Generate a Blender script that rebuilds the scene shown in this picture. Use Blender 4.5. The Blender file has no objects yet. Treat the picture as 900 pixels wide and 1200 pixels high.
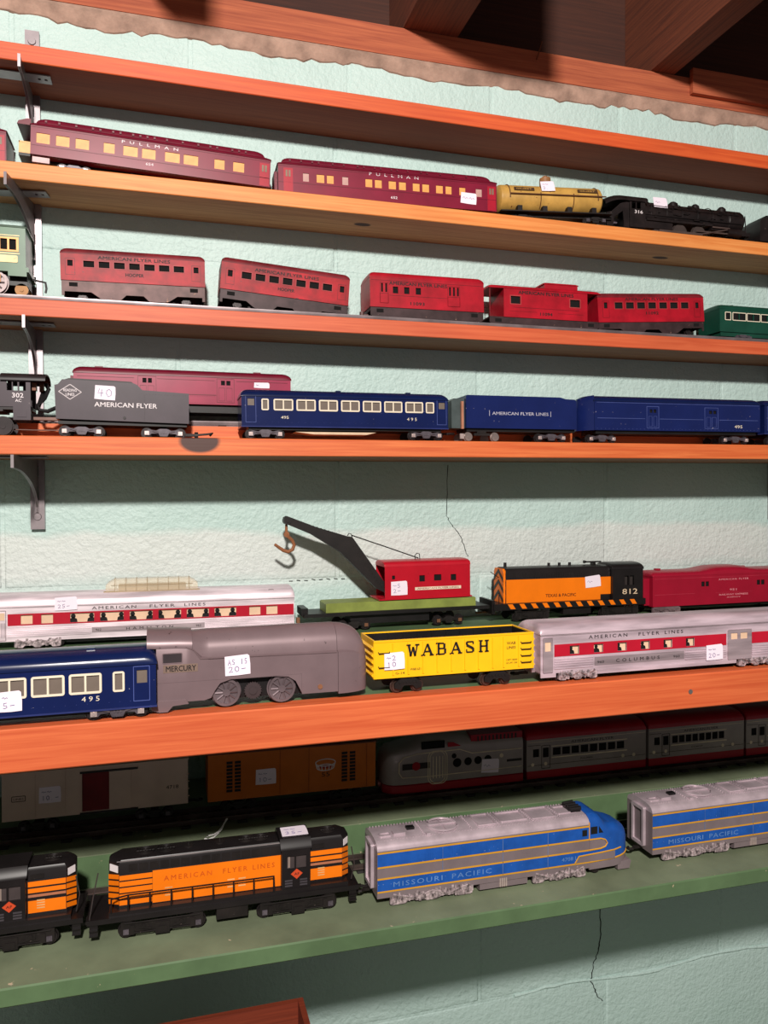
import bpy, bmesh, math, random
from mathutils import Vector, Matrix
random.seed(7)
R = math.radians
PI = math.pi
scene = bpy.context.scene
COL = scene.collection
EYE = 1.45            # eye height; shelf heights below are given relative to the eye

# ------------------------------------------------------------------ camera
cam_d = bpy.data.cameras.new('camera')
cam_d.sensor_fit = 'HORIZONTAL'; cam_d.sensor_width = 36.0; cam_d.lens = 36.0
cam_d.clip_start = 0.02; cam_d.clip_end = 50
cam = bpy.data.objects.new('camera', cam_d); COL.objects.link(cam)
YAW, PITCH, ROLL = R(16.066), R(0.955), R(-0.258)
_f = Vector((math.sin(YAW)*math.cos(PITCH), math.cos(YAW)*math.cos(PITCH), -math.sin(PITCH)))
_r = Vector((math.cos(YAW), -math.sin(YAW), 0)); _u = _r.cross(_f)
_c, _s = math.cos(ROLL), math.sin(ROLL)
_r2 = _c*_r + _s*_u; _u2 = -_s*_r + _c*_u
_m = Matrix((_r2, _u2, -_f)).transposed().to_4x4(); _m.translation = (0, -1.0, EYE)
cam.matrix_world = _m
scene.camera = cam

# ------------------------------------------------------------------ light
world = bpy.data.worlds.new('world'); scene.world = world; world.use_nodes = True
wb = world.node_tree.nodes['Background']
wb.inputs[0].default_value = (1.0, 0.93, 0.90, 1); wb.inputs[1].default_value = 0.17
ld = bpy.data.lights.new('ceiling_bulb_light', 'POINT')
ld.energy = 178; ld.color = (1.0, 0.935, 0.875); ld.shadow_soft_size = 0.05
lo = bpy.data.objects.new('ceiling_bulb_light', ld); COL.objects.link(lo)
lo.location = (-0.14, -1.75, EYE + 0.79)
vs = scene.view_settings
vs.view_transform = 'Standard'; vs.look = 'None'; vs.gamma = 1.0; vs.exposure = 0.0
vs.use_curve_mapping = False

# ------------------------------------------------------------------ materials
def lin(c):
    return tuple(((x/255.0)/12.92 if x/255.0 <= 0.04045 else ((x/255.0+0.055)/1.055)**2.4) for x in c)
MATS = {}
def new_mat(name):
    m = bpy.data.materials.new(name); m.use_nodes = True
    nt = m.node_tree; b = nt.nodes['Principled BSDF']
    return m, nt, b
def N(nt, t, **kw):
    n = nt.nodes.new(t)
    for k, v in kw.items():
        if k in n.inputs: n.inputs[k].default_value = v
        else: setattr(n, k, v)
    return n
def ramp(nt, p0, p1):
    r = nt.nodes.new('ShaderNodeValToRGB')
    r.color_ramp.elements[0].position = p0; r.color_ramp.elements[1].position = p1
    return r
def mixc(nt, fac, a, b, mode='MIX'):
    m = nt.nodes.new('ShaderNodeMix'); m.data_type = 'RGBA'; m.blend_type = mode
    for sock, val in ((m.inputs[0], fac), (m.inputs[6], a), (m.inputs[7], b)):
        if isinstance(val, bpy.types.NodeSocket): nt.links.new(val, sock)
        elif isinstance(val, (int, float)): sock.default_value = val
        else: sock.default_value = (*val, 1) if len(val) == 3 else val
    return m.outputs[2]
def paint(name, rgb, rough=0.42, metal=0.0, var=0.16, vscale=35, chip=0.0, chipcol=(120,100,95), chipscale=260,
          bump=0.0, bscale=500, spec=0.32, stretch=None, dk=None):
    if name in MATS: return MATS[name]
    m, nt, b = new_mat(name)
    if dk is None: dk = 1.0 if any(k in name for k in ('ink', 'tag', 'white', 'cream', 'beige', 'amber', 'string', 'rail', 'shelf', 'zinc', 'nickel', 'silver', 'floor', 'mortar', 'wabash')) else 0.74
    c = tuple(x*dk for x in lin(rgb))
    tc = N(nt, 'ShaderNodeTexCoord')
    vec = tc.outputs['Object']
    if stretch:
        mp = N(nt, 'ShaderNodeMapping'); mp.inputs['Scale'].default_value = stretch
        nt.links.new(vec, mp.inputs['Vector']); vec = mp.outputs[0]
    n1 = N(nt, 'ShaderNodeTexNoise', Scale=vscale, Detail=5.0, Roughness=0.6); nt.links.new(vec, n1.inputs['Vector'])
    dark = tuple(x*(1-var*1.6) for x in c); light = tuple(min(1, x*(1+var)) for x in c)
    r1 = ramp(nt, 0.35, 0.68); nt.links.new(n1.outputs['Fac'], r1.inputs[0])
    col = mixc(nt, r1.outputs[0], dark, light)
    if chip > 0:
        n2 = N(nt, 'ShaderNodeTexNoise', Scale=chipscale, Detail=4.0, Roughness=0.65); nt.links.new(tc.outputs['Object'], n2.inputs['Vector'])
        r2 = ramp(nt, 0.70-chip*0.25, 0.73-chip*0.25); nt.links.new(n2.outputs['Fac'], r2.inputs[0])
        col = mixc(nt, r2.outputs[0], col, lin(chipcol))
    nt.links.new(col, b.inputs['Base Color'])
    b.inputs['Roughness'].default_value = rough; b.inputs['Metallic'].default_value = metal
    b.inputs['Specular IOR Level'].default_value = spec
    if bump > 0:
        n3 = N(nt, 'ShaderNodeTexNoise', Scale=bscale, Detail=3.0); nt.links.new(vec, n3.inputs['Vector'])
        bp = N(nt, 'ShaderNodeBump', Strength=bump, Distance=0.0006); nt.links.new(n3.outputs['Fac'], bp.inputs['Height'])
        nt.links.new(bp.outputs[0], b.inputs['Normal'])
    MATS[name] = m; return m
def wood(name, rgb, rgb2, rough=0.55, grain=1.0, knots=(), scale=1.0):
    """stained board, grain running along X; knots = (x, y, z, rx, ry, rz) in object space metres"""
    m, nt, b = new_mat(name)
    tc = N(nt, 'ShaderNodeTexCoord'); mp = N(nt, 'ShaderNodeMapping')
    mp.inputs['Scale'].default_value = (2.6*scale, 95*scale, 95*scale)
    nt.links.new(tc.outputs['Object'], mp.inputs['Vector'])
    n1 = N(nt, 'ShaderNodeTexNoise', Scale=3.0, Detail=6.0, Roughness=0.62, Distortion=0.6); nt.links.new(mp.outputs[0], n1.inputs['Vector'])
    r1 = ramp(nt, 0.36, 0.66); nt.links.new(n1.outputs['Fac'], r1.inputs[0])
    col = mixc(nt, r1.outputs[0], lin(rgb2), lin(rgb))
    n2 = N(nt, 'ShaderNodeTexNoise', Scale=7.0, Detail=3.0); nt.links.new(tc.outputs['Object'], n2.inputs['Vector'])
    r2 = ramp(nt, 0.3, 0.75); nt.links.new(n2.outputs['Fac'], r2.inputs[0])
    col = mixc(nt, r2.outputs[0], mixc(nt, 0.14, col, lin((90, 45, 25))), col)
    for kx, ky, kz, rx, ry, rz in knots:
        sub = N(nt, 'ShaderNodeVectorMath', operation='SUBTRACT'); nt.links.new(tc.outputs['Object'], sub.inputs[0]); sub.inputs[1].default_value = (kx, ky, kz)
        dv = N(nt, 'ShaderNodeVectorMath', operation='DIVIDE'); nt.links.new(sub.outputs[0], dv.inputs[0]); dv.inputs[1].default_value = (rx, ry, rz)
        ln = N(nt, 'ShaderNodeVectorMath', operation='LENGTH'); nt.links.new(dv.outputs[0], ln.inputs[0])
        rk = ramp(nt, 0.8, 1.1); nt.links.new(ln.outputs['Value'], rk.inputs[0])
        col = mixc(nt, rk.outputs[0], lin((70, 38, 30)), col)
    nt.links.new(col, b.inputs['Base Color']); b.inputs['Roughness'].default_value = rough
    bp = N(nt, 'ShaderNodeBump', Strength=0.15*grain, Distance=0.0008); nt.links.new(n1.outputs['Fac'], bp.inputs['Height']); nt.links.new(bp.outputs[0], b.inputs['Normal'])
    return m
def wall_mat(name, joint=False):
    m, nt, b = new_mat(name)
    g = N(nt, 'ShaderNodeNewGeometry')
    sx = N(nt, 'ShaderNodeSeparateXYZ'); nt.links.new(g.outputs['Position'], sx.inputs[0])
    n1 = N(nt, 'ShaderNodeTexNoise', Scale=5.0, Detail=5.0); nt.links.new(g.outputs['Position'], n1.inputs['Vector'])
    r1 = ramp(nt, 0.3, 0.7); nt.links.new(n1.outputs['Fac'], r1.inputs[0])
    col = mixc(nt, r1.outputs[0], lin((180, 205, 199)), lin((192, 214, 209)))
    # pale skim patch brushed over one joint, with a wandering edge
    nz = N(nt, 'ShaderNodeTexNoise', Scale=9.0, Detail=5.0); nt.links.new(g.outputs['Position'], nz.inputs['Vector'])
    ad = N(nt, 'ShaderNodeMath', operation='MULTIPLY_ADD'); nt.links.new(nz.outputs['Fac'], ad.inputs[0]); ad.inputs[1].default_value = 0.030; nt.links.new(sx.outputs['Z'], ad.inputs[2])
    up = ramp(nt, 0, 1); mr = N(nt, 'ShaderNodeMapRange'); nt.links.new(ad.outputs[0], mr.inputs[0])
    mr.inputs[1].default_value = EYE-0.020; mr.inputs[2].default_value = EYE-0.030
    mr2 = N(nt, 'ShaderNodeMapRange'); nt.links.new(ad.outputs[0], mr2.inputs[0]); mr2.inputs[1].default_value = EYE-0.105; mr2.inputs[2].default_value = EYE-0.075
    mu = N(nt, 'ShaderNodeMath', operation='MULTIPLY'); nt.links.new(mr.outputs[0], mu.inputs[0]); nt.links.new(mr2.outputs[0], mu.inputs[1])
    col = mixc(nt, mu.outputs[0], col, lin((208, 215, 211)))
    # bare masonry at the ragged top edge
    ad2 = N(nt, 'ShaderNodeMath', operation='MULTIPLY_ADD'); n4 = N(nt, 'ShaderNodeTexNoise', Scale=28.0, Detail=4.0); nt.links.new(g.outputs['Position'], n4.inputs['Vector'])
    nt.links.new(n4.outputs['Fac'], ad2.inputs[0]); ad2.inputs[1].default_value = 0.02; nt.links.new(sx.outputs['Z'], ad2.inputs[2])
    mr3 = N(nt, 'ShaderNodeMapRange'); nt.links.new(ad2.outputs[0], mr3.inputs[0]); mr3.inputs[1].default_value = EYE+0.588; mr3.inputs[2].default_value = EYE+0.593
    col = mixc(nt, mr3.outputs[0], col, lin((160, 132, 114)))
    nt.links.new(col, b.inputs['Base Color']); b.inputs['Roughness'].default_value = 0.5
    n3 = N(nt, 'ShaderNodeTexNoise', Scale=150.0, Detail=4.0, Roughness=0.6); nt.links.new(g.outputs['Position'], n3.inputs['Vector'])
    n5 = N(nt, 'ShaderNodeTexNoise', Scale=30.0, Detail=3.0); nt.links.new(g.outputs['Position'], n5.inputs['Vector'])
    a3 = N(nt, 'ShaderNodeMath', operation='ADD'); nt.links.new(n3.outputs['Fac'], a3.inputs[0]); nt.links.new(n5.outputs['Fac'], a3.inputs[1])
    bp = N(nt, 'ShaderNodeBump', Strength=0.8, Distance=0.003); nt.links.new(a3.outputs[0], bp.inputs['Height']); nt.links.new(bp.outputs[0], b.inputs['Normal'])
    return m
def streaked(name, rgb, rough=0.38, metal=0.55):
    """silver plated plastic / bare metal with slanting reflection streaks painted into the colour"""
    m, nt, b = new_mat(name)
    tc = N(nt, 'ShaderNodeTexCoord'); mp = N(nt, 'ShaderNodeMapping')
    mp.inputs['Rotation'].default_value = (0, R(16), 0); mp.inputs['Scale'].default_value = (14, 60, 130)
    nt.links.new(tc.outputs['Object'], mp.inputs['Vector'])
    n1 = N(nt, 'ShaderNodeTexNoise', Scale=1.0, Detail=4.0, Roughness=0.55); nt.links.new(mp.outputs[0], n1.inputs['Vector'])
    r1 = ramp(nt, 0.35, 0.65); nt.links.new(n1.outputs['Fac'], r1.inputs[0])
    c = lin(rgb)
    col = mixc(nt, r1.outputs[0], tuple(x*0.62 for x in c), tuple(min(1, x*1.12) for x in c))
    nt.links.new(col, b.inputs['Base Color']); b.inputs['Metallic'].default_value = metal; b.inputs['Roughness'].default_value = rough
    MATS[name] = m; return m
def glass(name, rgb, alpha=0.55, rough=0.08):
    m, nt, b = new_mat(name)
    b.inputs['Base Color'].default_value = (*lin(rgb), 1); b.inputs['Roughness'].default_value = rough
    b.inputs['Alpha'].default_value = alpha; b.inputs['Specular IOR Level'].default_value = 0.6
    MATS[name] = m; return m

# ------------------------------------------------------------------ mesh builder (millimetres)
class MB:
    def __init__(s): s.v = []; s.f = []; s.mi = []; s.cur = 0
    def add(s, vs, fs):
        o = len(s.v); s.v += [tuple(p) for p in vs]
        for f in fs: s.f.append([i+o for i in f]); s.mi.append(s.cur)
        return s
    def box(s, x0, x1, y0, y1, z0, z1):
        return s.add([(x0,y0,z0),(x1,y0,z0),(x1,y1,z0),(x0,y1,z0),(x0,y0,z1),(x1,y0,z1),(x1,y1,z1),(x0,y1,z1)],
                     [(0,3,2,1),(4,5,6,7),(0,1,5,4),(1,2,6,5),(2,3,7,6),(3,0,4,7)])
    def prism(s, poly, axis, a, b):
        n = len(poly)
        def P(p, t): return {'y': (p[0], t, p[1]), 'x': (t, p[0], p[1]), 'z': (p[0], p[1], t)}[axis]
        vs = [P(p, a) for p in poly] + [P(p, b) for p in poly]
        return s.add(vs, [tuple(range(n)), tuple(range(2*n-1, n-1, -1))] + [(i, (i+1) % n, n+(i+1) % n, n+i) for i in range(n)])
    def cyl(s, c, r, axis, h0, h1, n=16, r1=None):
        r1 = r if r1 is None else r1
        vs = []
        for t, rr in ((h0, r), (h1, r1)):
            for i in range(n):
                a = 2*PI*i/n; p, q = rr*math.cos(a), rr*math.sin(a)
                vs.append({'y': (c[0]+p, t, c[1]+q), 'x': (t, c[0]+p, c[1]+q), 'z': (c[0]+p, c[1]+q, t)}[axis])
        return s.add(vs, [tuple(range(n)), tuple(range(2*n-1, n-1, -1))] + [(i, (i+1) % n, n+(i+1) % n, n+i) for i in range(n)])
    def loft(s, rings, caps=True, closed=True):
        n = len(rings[0]); vs = [p for r in rings for p in r]; fs = []
        for k in range(len(rings)-1):
            for i in range(n if closed else n-1):
                j = (i+1) % n; fs.append((k*n+i, k*n+j, (k+1)*n+j, (k+1)*n+i))
        if caps: fs += [tuple(range(n)), tuple(range(len(vs)-1, len(vs)-n-1, -1))]
        return s.add(vs, fs)
    def tube(s, pts, r, n=6):
        pts = [Vector(p) for p in pts]; rings = []
        for i, p in enumerate(pts):
            d = (pts[min(i+1, len(pts)-1)] - pts[max(i-1, 0)]).normalized()
            a = d.cross(Vector((0, 1, 0)) if abs(d.y) < 0.9 else Vector((1, 0, 0))).normalized(); b2 = d.cross(a)
            rr = r[i] if isinstance(r, (list, tuple)) else r
            rings.append([tuple(p + rr*(math.cos(2*PI*k/n)*a + math.sin(2*PI*k/n)*b2)) for k in range(n)])
        return s.loft(rings)
    def panel(s, x0, x1, z0, z1, holes, y0, y1):
        """sheet in the XZ plane with rectangular openings (hx0,hx1,hz0,hz1)"""
        xs = sorted({x0, x1} | {min(max(h[i], x0), x1) for h in holes for i in (0, 1)})
        zs = sorted({z0, z1} | {min(max(h[i], z0), z1) for h in holes for i in (2, 3)})
        nx, nz = len(xs), len(zs)
        vs = [(x, y0, z) for z in zs for x in xs] + [(x, y1, z) for z in zs for x in xs]; o = nx*nz
        def solid(i, j):
            if i < 0 or j < 0 or i >= nx-1 or j >= nz-1: return False
            cx, cz = (xs[i]+xs[i+1])/2, (zs[j]+zs[j+1])/2
            return not any(h[0] < cx < h[1] and h[2] < cz < h[3] for h in holes)
        fs = []
        for j in range(nz-1):
            for i in range(nx-1):
                if not solid(i, j): continue
                a, b2, c, d = j*nx+i, j*nx+i+1, (j+1)*nx+i+1, (j+1)*nx+i
                fs += [(a, b2, c, d), (d+o, c+o, b2+o, a+o)]
                if not solid(i-1, j): fs.append((a, d, d+o, a+o))
                if not solid(i+1, j): fs.append((b2, b2+o, c+o, c))
                if not solid(i, j-1): fs.append((a, a+o, b2+o, b2))
                if not solid(i, j+1): fs.append((d, c, c+o, d+o))
        return s.add(vs, fs)
    def rrect(s, x0, x1, z0, z1, r, n=4):
        pts = []
        for cx, cz, a0 in ((x1-r, z1-r, 0), (x0+r, z1-r, 90), (x0+r, z0+r, 180), (x1-r, z0+r, 270)):
            for k in range(n+1):
                a = R(a0+90*k/n); pts.append((cx+r*math.cos(a), cz+r*math.sin(a)))
        return pts
    def ring(s, x0, x1, z0, z1, w, r, y0, y1, n=4):
        o = s.rrect(x0, x1, z0, z1, r, n); i = s.rrect(x0+w, x1-w, z0+w, z1-w, max(r-w, 0.15), n); m = len(o)
        vs = [(p[0], y0, p[1]) for p in o]+[(p[0], y0, p[1]) for p in i]+[(p[0], y1, p[1]) for p in o]+[(p[0], y1, p[1]) for p in i]
        fs = []
        for k in range(m):
            j = (k+1) % m
            fs += [(k, j, m+j, m+k), (2*m+k, 3*m+k, 3*m+j, 2*m+j), (k, 2*m+k, 2*m+j, j), (m+k, m+j, 3*m+j, 3*m+k)]
        return s.add(vs, fs)
    def mesh(s, name, mats, smooth=35):
        me = bpy.data.meshes.new(name)
        me.from_pydata([(x*0.001, y*0.001, z*0.001) for x, y, z in s.v], [], s.f)
        bm = bmesh.new(); bm.from_mesh(me); bmesh.ops.recalc_face_normals(bm, faces=bm.faces); bm.to_mesh(me); bm.free()
        for m in (mats if isinstance(mats, (list, tuple)) else [mats]): me.materials.append(m)
        if any(s.mi): me.polygons.foreach_set('material_index', s.mi)
        if smooth:
            me.shade_smooth(); me.set_sharp_from_angle(angle=R(smooth))
        me.update(); return me
    def build(s, name, mats, parent=None, loc=(0,0,0), rot=(0,0,0), smooth=35):
        return link(name, s.mesh(name, mats, smooth), parent, loc, rot)
def link(name, me, parent=None, loc=(0,0,0), rot=(0,0,0)):
    o = bpy.data.objects.new(name, me); COL.objects.link(o)
    o.location = [c*0.001 for c in loc]; o.rotation_euler = rot
    if parent: o.parent = parent
    return o
def tagp(o, label, cat=None, group=None, kind=None):
    o['label'] = label
    if cat: o['category'] = cat
    if group: o['group'] = group
    if kind: o['kind'] = kind
    return o
def copy_tree(o, parent=None):
    c = o.copy(); COL.objects.link(c); c.parent = parent
    for ch in list(o.children): copy_tree(ch, c)
    return c

# shelf top heights (relative to the eye) at two X positions: boards are a touch out of level
SH = {'S1': (-.165, .4980, .845, .4942), 'S2': (-.153, .3694, .845, .3686), 'S3': (-.168, .2214, .846, .2253),
      'S4': (-.162, .0684, .810, .0730), 'S5': (-.114, -.1651, .558, -.1641), 'S7': (-.127, -.3854, .609, -.3898)}
def ztop(s, x):
    if s == 'S6': return ztop('S7', x) + 0.0325
    x0, z0, x1, z1 = SH[s]; return z0 + (z1-z0)*(x-x0)/(x1-x0)
def slope(s):
    if s == 'S6': s = 'S7'
    x0, z0, x1, z1 = SH[s]; return (z1-z0)/(x1-x0)
def thing(name, label, cat, X, Y, shelf, dz=0.0, tilt=0.0, yaw=0.0, group=None):
    """Empty at a car's near left corner; X along the shelf, Y = distance from the lens plane, parts in mm"""
    o = bpy.data.objects.new(name, None); COL.objects.link(o); o.empty_display_size = 0.02
    o.location = (X, Y-1.0, EYE + ztop(shelf, X) + dz*0.001)
    o.rotation_euler = (0, -(slope(shelf)+tilt), yaw)
    return tagp(o, label, cat, group)
# ------------------------------------------------------------------ the room (metres -> builder mm, world origin on the floor at the wall face)
def struct(o): o['kind'] = 'structure'; return o
E1 = EYE*1000
WALLM = wall_mat('mint_block_paint')
DARKCRACK = paint('crack_dark', (38, 40, 38), 0.9)
wl = MB()
wl.box(-900, 1900, 0.95, 120, 0, E1+590)
wall = struct(wl.build('wall_back', WALLM)); tagp(wall, 'mint green painted concrete block wall with worn joints')
courses = [(-715-203*k, -512-203*k) for k in range(4)][::-1] + [(-512, -309), (-309, -106), (-106, 97), (97, 300), (300, 503)]
def block(x0, x1, z0, z1):
    g = 1.6; b = 2.4                       # half joint, edge chamfer
    x0 += g; x1 -= g; z0 += g; z1 -= g
    m = MB(); rings = []
    for y, i in ((3.0, 0), (1.4, 0.0), (0.35, b*0.45), (0.0, b*1.3)):
        rings.append([(x0+i, y, z0+i), (x1-i, y, z0+i), (x1-i, y, z1-i), (x0+i, y, z1-i)])
    m.loft(rings); return m.build('concrete_block', WALLM, wall, smooth=60)
for ci, (z0, z1) in enumerate(courses):
    off = 20 if (len(courses)-1-ci) % 2 == 1 else 223
    x = off - 406*3
    while x < 1900:
        if x+406 > -880 and x < 1880: block(max(x, -890), min(x+406, 1890), E1+z0, E1+z1)
        x += 406
x = -168-204*3
while x < 1700:                             # cut half units of the top course
    block(x, x+204.5, E1+503, E1+588); x += 204.5
def crack(pts, w=0.9):
    m = MB(); L = [(p[0]-w*(0.4+random.random()*0.7), -0.25, p[1]) for p in pts]; Rr = [(p[0]+w*(0.4+random.random()*0.7), -0.25, p[1]) for p in pts]
    n = len(pts); vs = L+Rr+[(p[0], 1.0, p[2]) for p in L]+[(p[0], 1.0, p[2]) for p in Rr]
    fs = []
    for i in range(n-1): fs += [(i, i+1, n+i+1, n+i), (i, 2*n+i, 2*n+i+1, i+1), (n+i, n+i+1, 3*n+i+1, 3*n+i)]
    m.add(vs, fs); o = m.build('crack', DARKCRACK, wall); return o
def jag(p, amp):
    out = []
    for (x0, z0), (x1, z1) in zip(p, p[1:]):
        for k in range(4): out.append((x0+(x1-x0)*k/4+random.uniform(-amp, amp), z0+(z1-z0)*k/4))
    return out+[p[-1]]
CRA = jag([(381, 47), (379, 17), (379, -24), (385, -34), (393, -44), (401, -56), (406, -72), (410, -81)], .8)
CRB = jag([(619, -560), (618, -590), (619, -612), (621, -636), (619, -662), (615, -677), (608, -692), (605, -717), (611, -731), (615, -742), (624, -750)], 1.3)
def wander(x, z0, z1, n, amp):
    p = []; 
    for i in range(n+1):
        p.append((x, E1+z0+(z1-z0)*i/n)); x += random.uniform(-amp, amp)
    return p
crack([(a+random.uniform(-.8, .8), E1+b) for a, b in CRA], 0.7)
crack([(a, E1+b) for a, b in CRB], 1.0)
hc = MB(); pts = [(158+i*5, -0.3, E1-106+random.uniform(-1.3, 1.3)) for i in range(17)]
for a, b in zip(pts[::2], pts[1::2]): hc.tube([a, b], 0.4, 5)
hc.build('crack', DARKCRACK, wall)
# raised bead of old mortar on the low joint
md = MB(); pp = []
for i in range(60):
    x = 480+i*16; pp.append((x, 0.4, E1-716+4*math.sin(i*0.35)+random.uniform(-1.2, 1.2)))
md.tube(pp, [random.uniform(1.6, 3.0) for _ in pp], 8); md.build('mortar_bead', WALLM, wall)
# ragged mortar bed under the sill
MORT = paint('old_mortar', (168, 138, 122), 0.95, var=0.2, vscale=40, bump=1.0, bscale=260)
mb = MB(); top = []; n = 260
random.seed(11)
fr = []; 
for i in range(n+1):
    x = -880+2760*i/n; e = 3.5*math.sin(i*0.31)+random.uniform(-3, 3)
    fr.append([(x, -2.5, E1+596), (x, -5.5-random.random()*2, E1+588+e*0.4), (x, -1.0-random.random()*1.5, E1+574+e), (x, 2.0, E1+572+e), (x, 40, E1+580), (x, 40, E1+598)])
mb.loft(fr); trim1 = struct(mb.build('trim_1', MORT)); tagp(trim1, 'crumbling pinkish brown mortar bed along the wall top')
RED_PINE = wood('old_red_pine', (184, 98, 62), (150, 70, 44), 0.75)
sp = MB(); sp.box(-900, 1900, -4, 110, E1+595.5, E1+634); sill = struct(sp.build('trim_2', RED_PINE)); tagp(sill, 'reddish pine sill plate lying on the wall top')
bl = MB(); bl.box(770, 1180, -12, -4.2, E1+608, E1+645); bo = bl.build('blocking', RED_PINE, sill)
nl = MB(); nl.tube([(515, -4, E1+622), (515.5, -14, E1+633), (516, -19, E1+640)], 0.8, 6); nl.build('nail', paint('rusty', (120, 70, 45), 0.8), sill)
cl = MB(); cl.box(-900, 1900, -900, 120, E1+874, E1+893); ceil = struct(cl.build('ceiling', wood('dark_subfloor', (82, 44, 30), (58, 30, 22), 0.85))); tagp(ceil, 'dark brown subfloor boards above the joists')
RIM = wood('rim_pine_shaded', (66, 32, 20), (48, 22, 15), 0.8)  # rim colour darkened to carry the shade between the joists
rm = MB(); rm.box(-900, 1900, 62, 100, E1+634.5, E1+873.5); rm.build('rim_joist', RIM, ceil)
JO = wood('joist_pine', (176, 98, 58), (112, 58, 36), 0.8)
JY = wood('joist_pine_across', (118, 60, 36), (84, 40, 25), 0.8)  # joist colour taken down as well, shade of the cavity painted in
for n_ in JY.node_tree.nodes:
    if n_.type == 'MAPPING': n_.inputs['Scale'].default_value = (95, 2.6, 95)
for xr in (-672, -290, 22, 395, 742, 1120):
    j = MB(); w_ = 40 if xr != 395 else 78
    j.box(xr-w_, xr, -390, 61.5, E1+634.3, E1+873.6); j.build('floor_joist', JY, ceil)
fl = MB(); fl.box(-900, 1900, -2600, 120, -30, 0); flo = struct(fl.build('floor', paint('concrete_floor', (120, 112, 102), 0.85, var=0.2, vscale=6))); tagp(flo, 'plain grey concrete basement floor')

# ------------------------------------------------------------------ shelves
RAW = wood('raw_pine', (196, 158, 116), (160, 120, 84), 0.7, knots=((0.0, 0.0, 0.0, .001, .001, .001),))
def board(name, label, s, yf, thick, face, under, x0=-700, x1=1700, z_bot=None):
    """board from front edge (yf mm from the wall, positive) back to the wall"""
    zc = EYE + ztop(s, 0); m = MB()
    m.cur = 0; c = 0.8
    prof = [(-yf, -thick+c), (-yf, -c), (-yf+c, 0), (-0.6, 0), (-0.6, -thick), (-yf+c, -thick)]
    n = 6; vs = [(x0, p[0], p[1]) for p in prof]+[(x1, p[0], p[1]) for p in prof]
    for f, mi in (((0, 1, 7, 6), 0), ((1, 2, 8, 7), 0), ((2, 3, 9, 8), 0), ((3, 4, 10, 9), 0), ((4, 5, 11, 10), 1), ((5, 0, 6, 11), 0), ((0, 1, 2, 3, 4, 5), 0), ((6, 7, 8, 9, 10, 11), 0)):
        m.cur = mi; m.add(vs, [f])
    o = m.build(name, [face, under], smooth=0)
    o.location = (0, 0, zc); o.rotation_euler = (0, -slope(s), 0)
    return tagp(o, label, 'shelf')
W1 = wood('stain_top', (216, 94, 42), (194, 72, 28)); W2 = wood('stain_light', (234, 152, 82), (216, 124, 56)); W3 = wood('stain_salmon', (216, 104, 62), (196, 82, 44))
W4 = wood('stain_orange', (232, 124, 66), (208, 94, 44), knots=((0.040, -0.12, -0.004, 0.024, 0.02, 0.014),))
W5 = wood('stain_lip', (218, 108, 60), (198, 84, 42))
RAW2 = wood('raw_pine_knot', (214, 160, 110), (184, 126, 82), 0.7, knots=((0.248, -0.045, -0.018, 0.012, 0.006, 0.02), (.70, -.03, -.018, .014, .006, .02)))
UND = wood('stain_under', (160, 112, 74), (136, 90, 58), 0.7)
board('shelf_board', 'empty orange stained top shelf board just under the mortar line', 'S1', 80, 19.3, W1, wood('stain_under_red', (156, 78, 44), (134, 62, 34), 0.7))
board('shelf_board', 'light orange shelf board carrying the maroon coaches and the yellow tank car', 'S2', 80, 18.5, W2, RAW2)
board('shelf_board', 'salmon orange shelf board carrying the red tin cars on track', 'S3', 80, 18.8, W3, UND)
board('shelf_board', 'orange shelf board with a dark knot under the blue passenger cars', 'S4', 120, 19.8, W4, UND)
rb = MB(); rb.box(-700, 1700, -61, -1.5, 0.2, 18.5)
ro = rb.build('riser_board', W4); ro.location = (0, 0, EYE+ztop('S4', 0)); ro.rotation_euler = (0, -slope('S4'), 0)
tagp(ro, 'orange riser board along the wall behind the blue passenger cars', 'board')
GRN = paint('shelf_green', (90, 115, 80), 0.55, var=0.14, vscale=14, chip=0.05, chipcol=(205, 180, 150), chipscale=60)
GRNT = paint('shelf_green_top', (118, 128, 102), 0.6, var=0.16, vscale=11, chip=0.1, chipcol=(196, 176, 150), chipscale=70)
def green_shelf(name, label, s, yf, thick):
    e = bpy.data.objects.new(name, None); COL.objects.link(e); e.location = (0, 0, EYE+ztop(s, 0)); e.rotation_euler = (0, -slope(s), 0)
    return tagp(e, label, 'shelf')
s5 = green_shelf('display_shelf', 'deep green topped shelf with a wide orange wooden front lip', 'S5', 395, 32)
m = MB(); m.box(-700, 1700, -376, -0.6, -19, -0.4); m.build('board', GRN, s5)
m = MB(); m.prism([(-395, -31), (-395, -1), (-394, 0), (-376.2, 0), (-376.2, -32), (-394, -32)], 'x', -700, 1700); m.build('front_lip', W5, s5)
scr = MB(); scr.cyl((470, -16), 2.2, 'y', -395.6, -394.6, 12); scr.build('screw', paint('screw_steel', (150, 140, 135), 0.4, 0.6), s5)
s7 = green_shelf('display_shelf', 'worn green painted bottom shelf board with chipped front edge', 'S7', 340, 16)
s7['label'] = 'worn green painted bottom shelf board with chipped front edge'
m = MB(); c = 1.2
prof = [(-340, -15.6+c), (-340, -c), (-340+c, 0), (-0.6, 0), (-0.6, -15.6), (-340+c, -15.6)]
vs = [(-700, p[0], p[1]) for p in prof]+[(1700, p[0], p[1]) for p in prof]
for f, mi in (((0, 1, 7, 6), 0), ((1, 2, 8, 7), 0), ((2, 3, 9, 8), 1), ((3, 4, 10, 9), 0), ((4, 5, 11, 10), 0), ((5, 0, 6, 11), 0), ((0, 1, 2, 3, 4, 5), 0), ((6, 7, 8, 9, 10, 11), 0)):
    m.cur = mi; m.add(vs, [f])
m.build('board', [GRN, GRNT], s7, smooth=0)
st = MB(); vs_ = None
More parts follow.
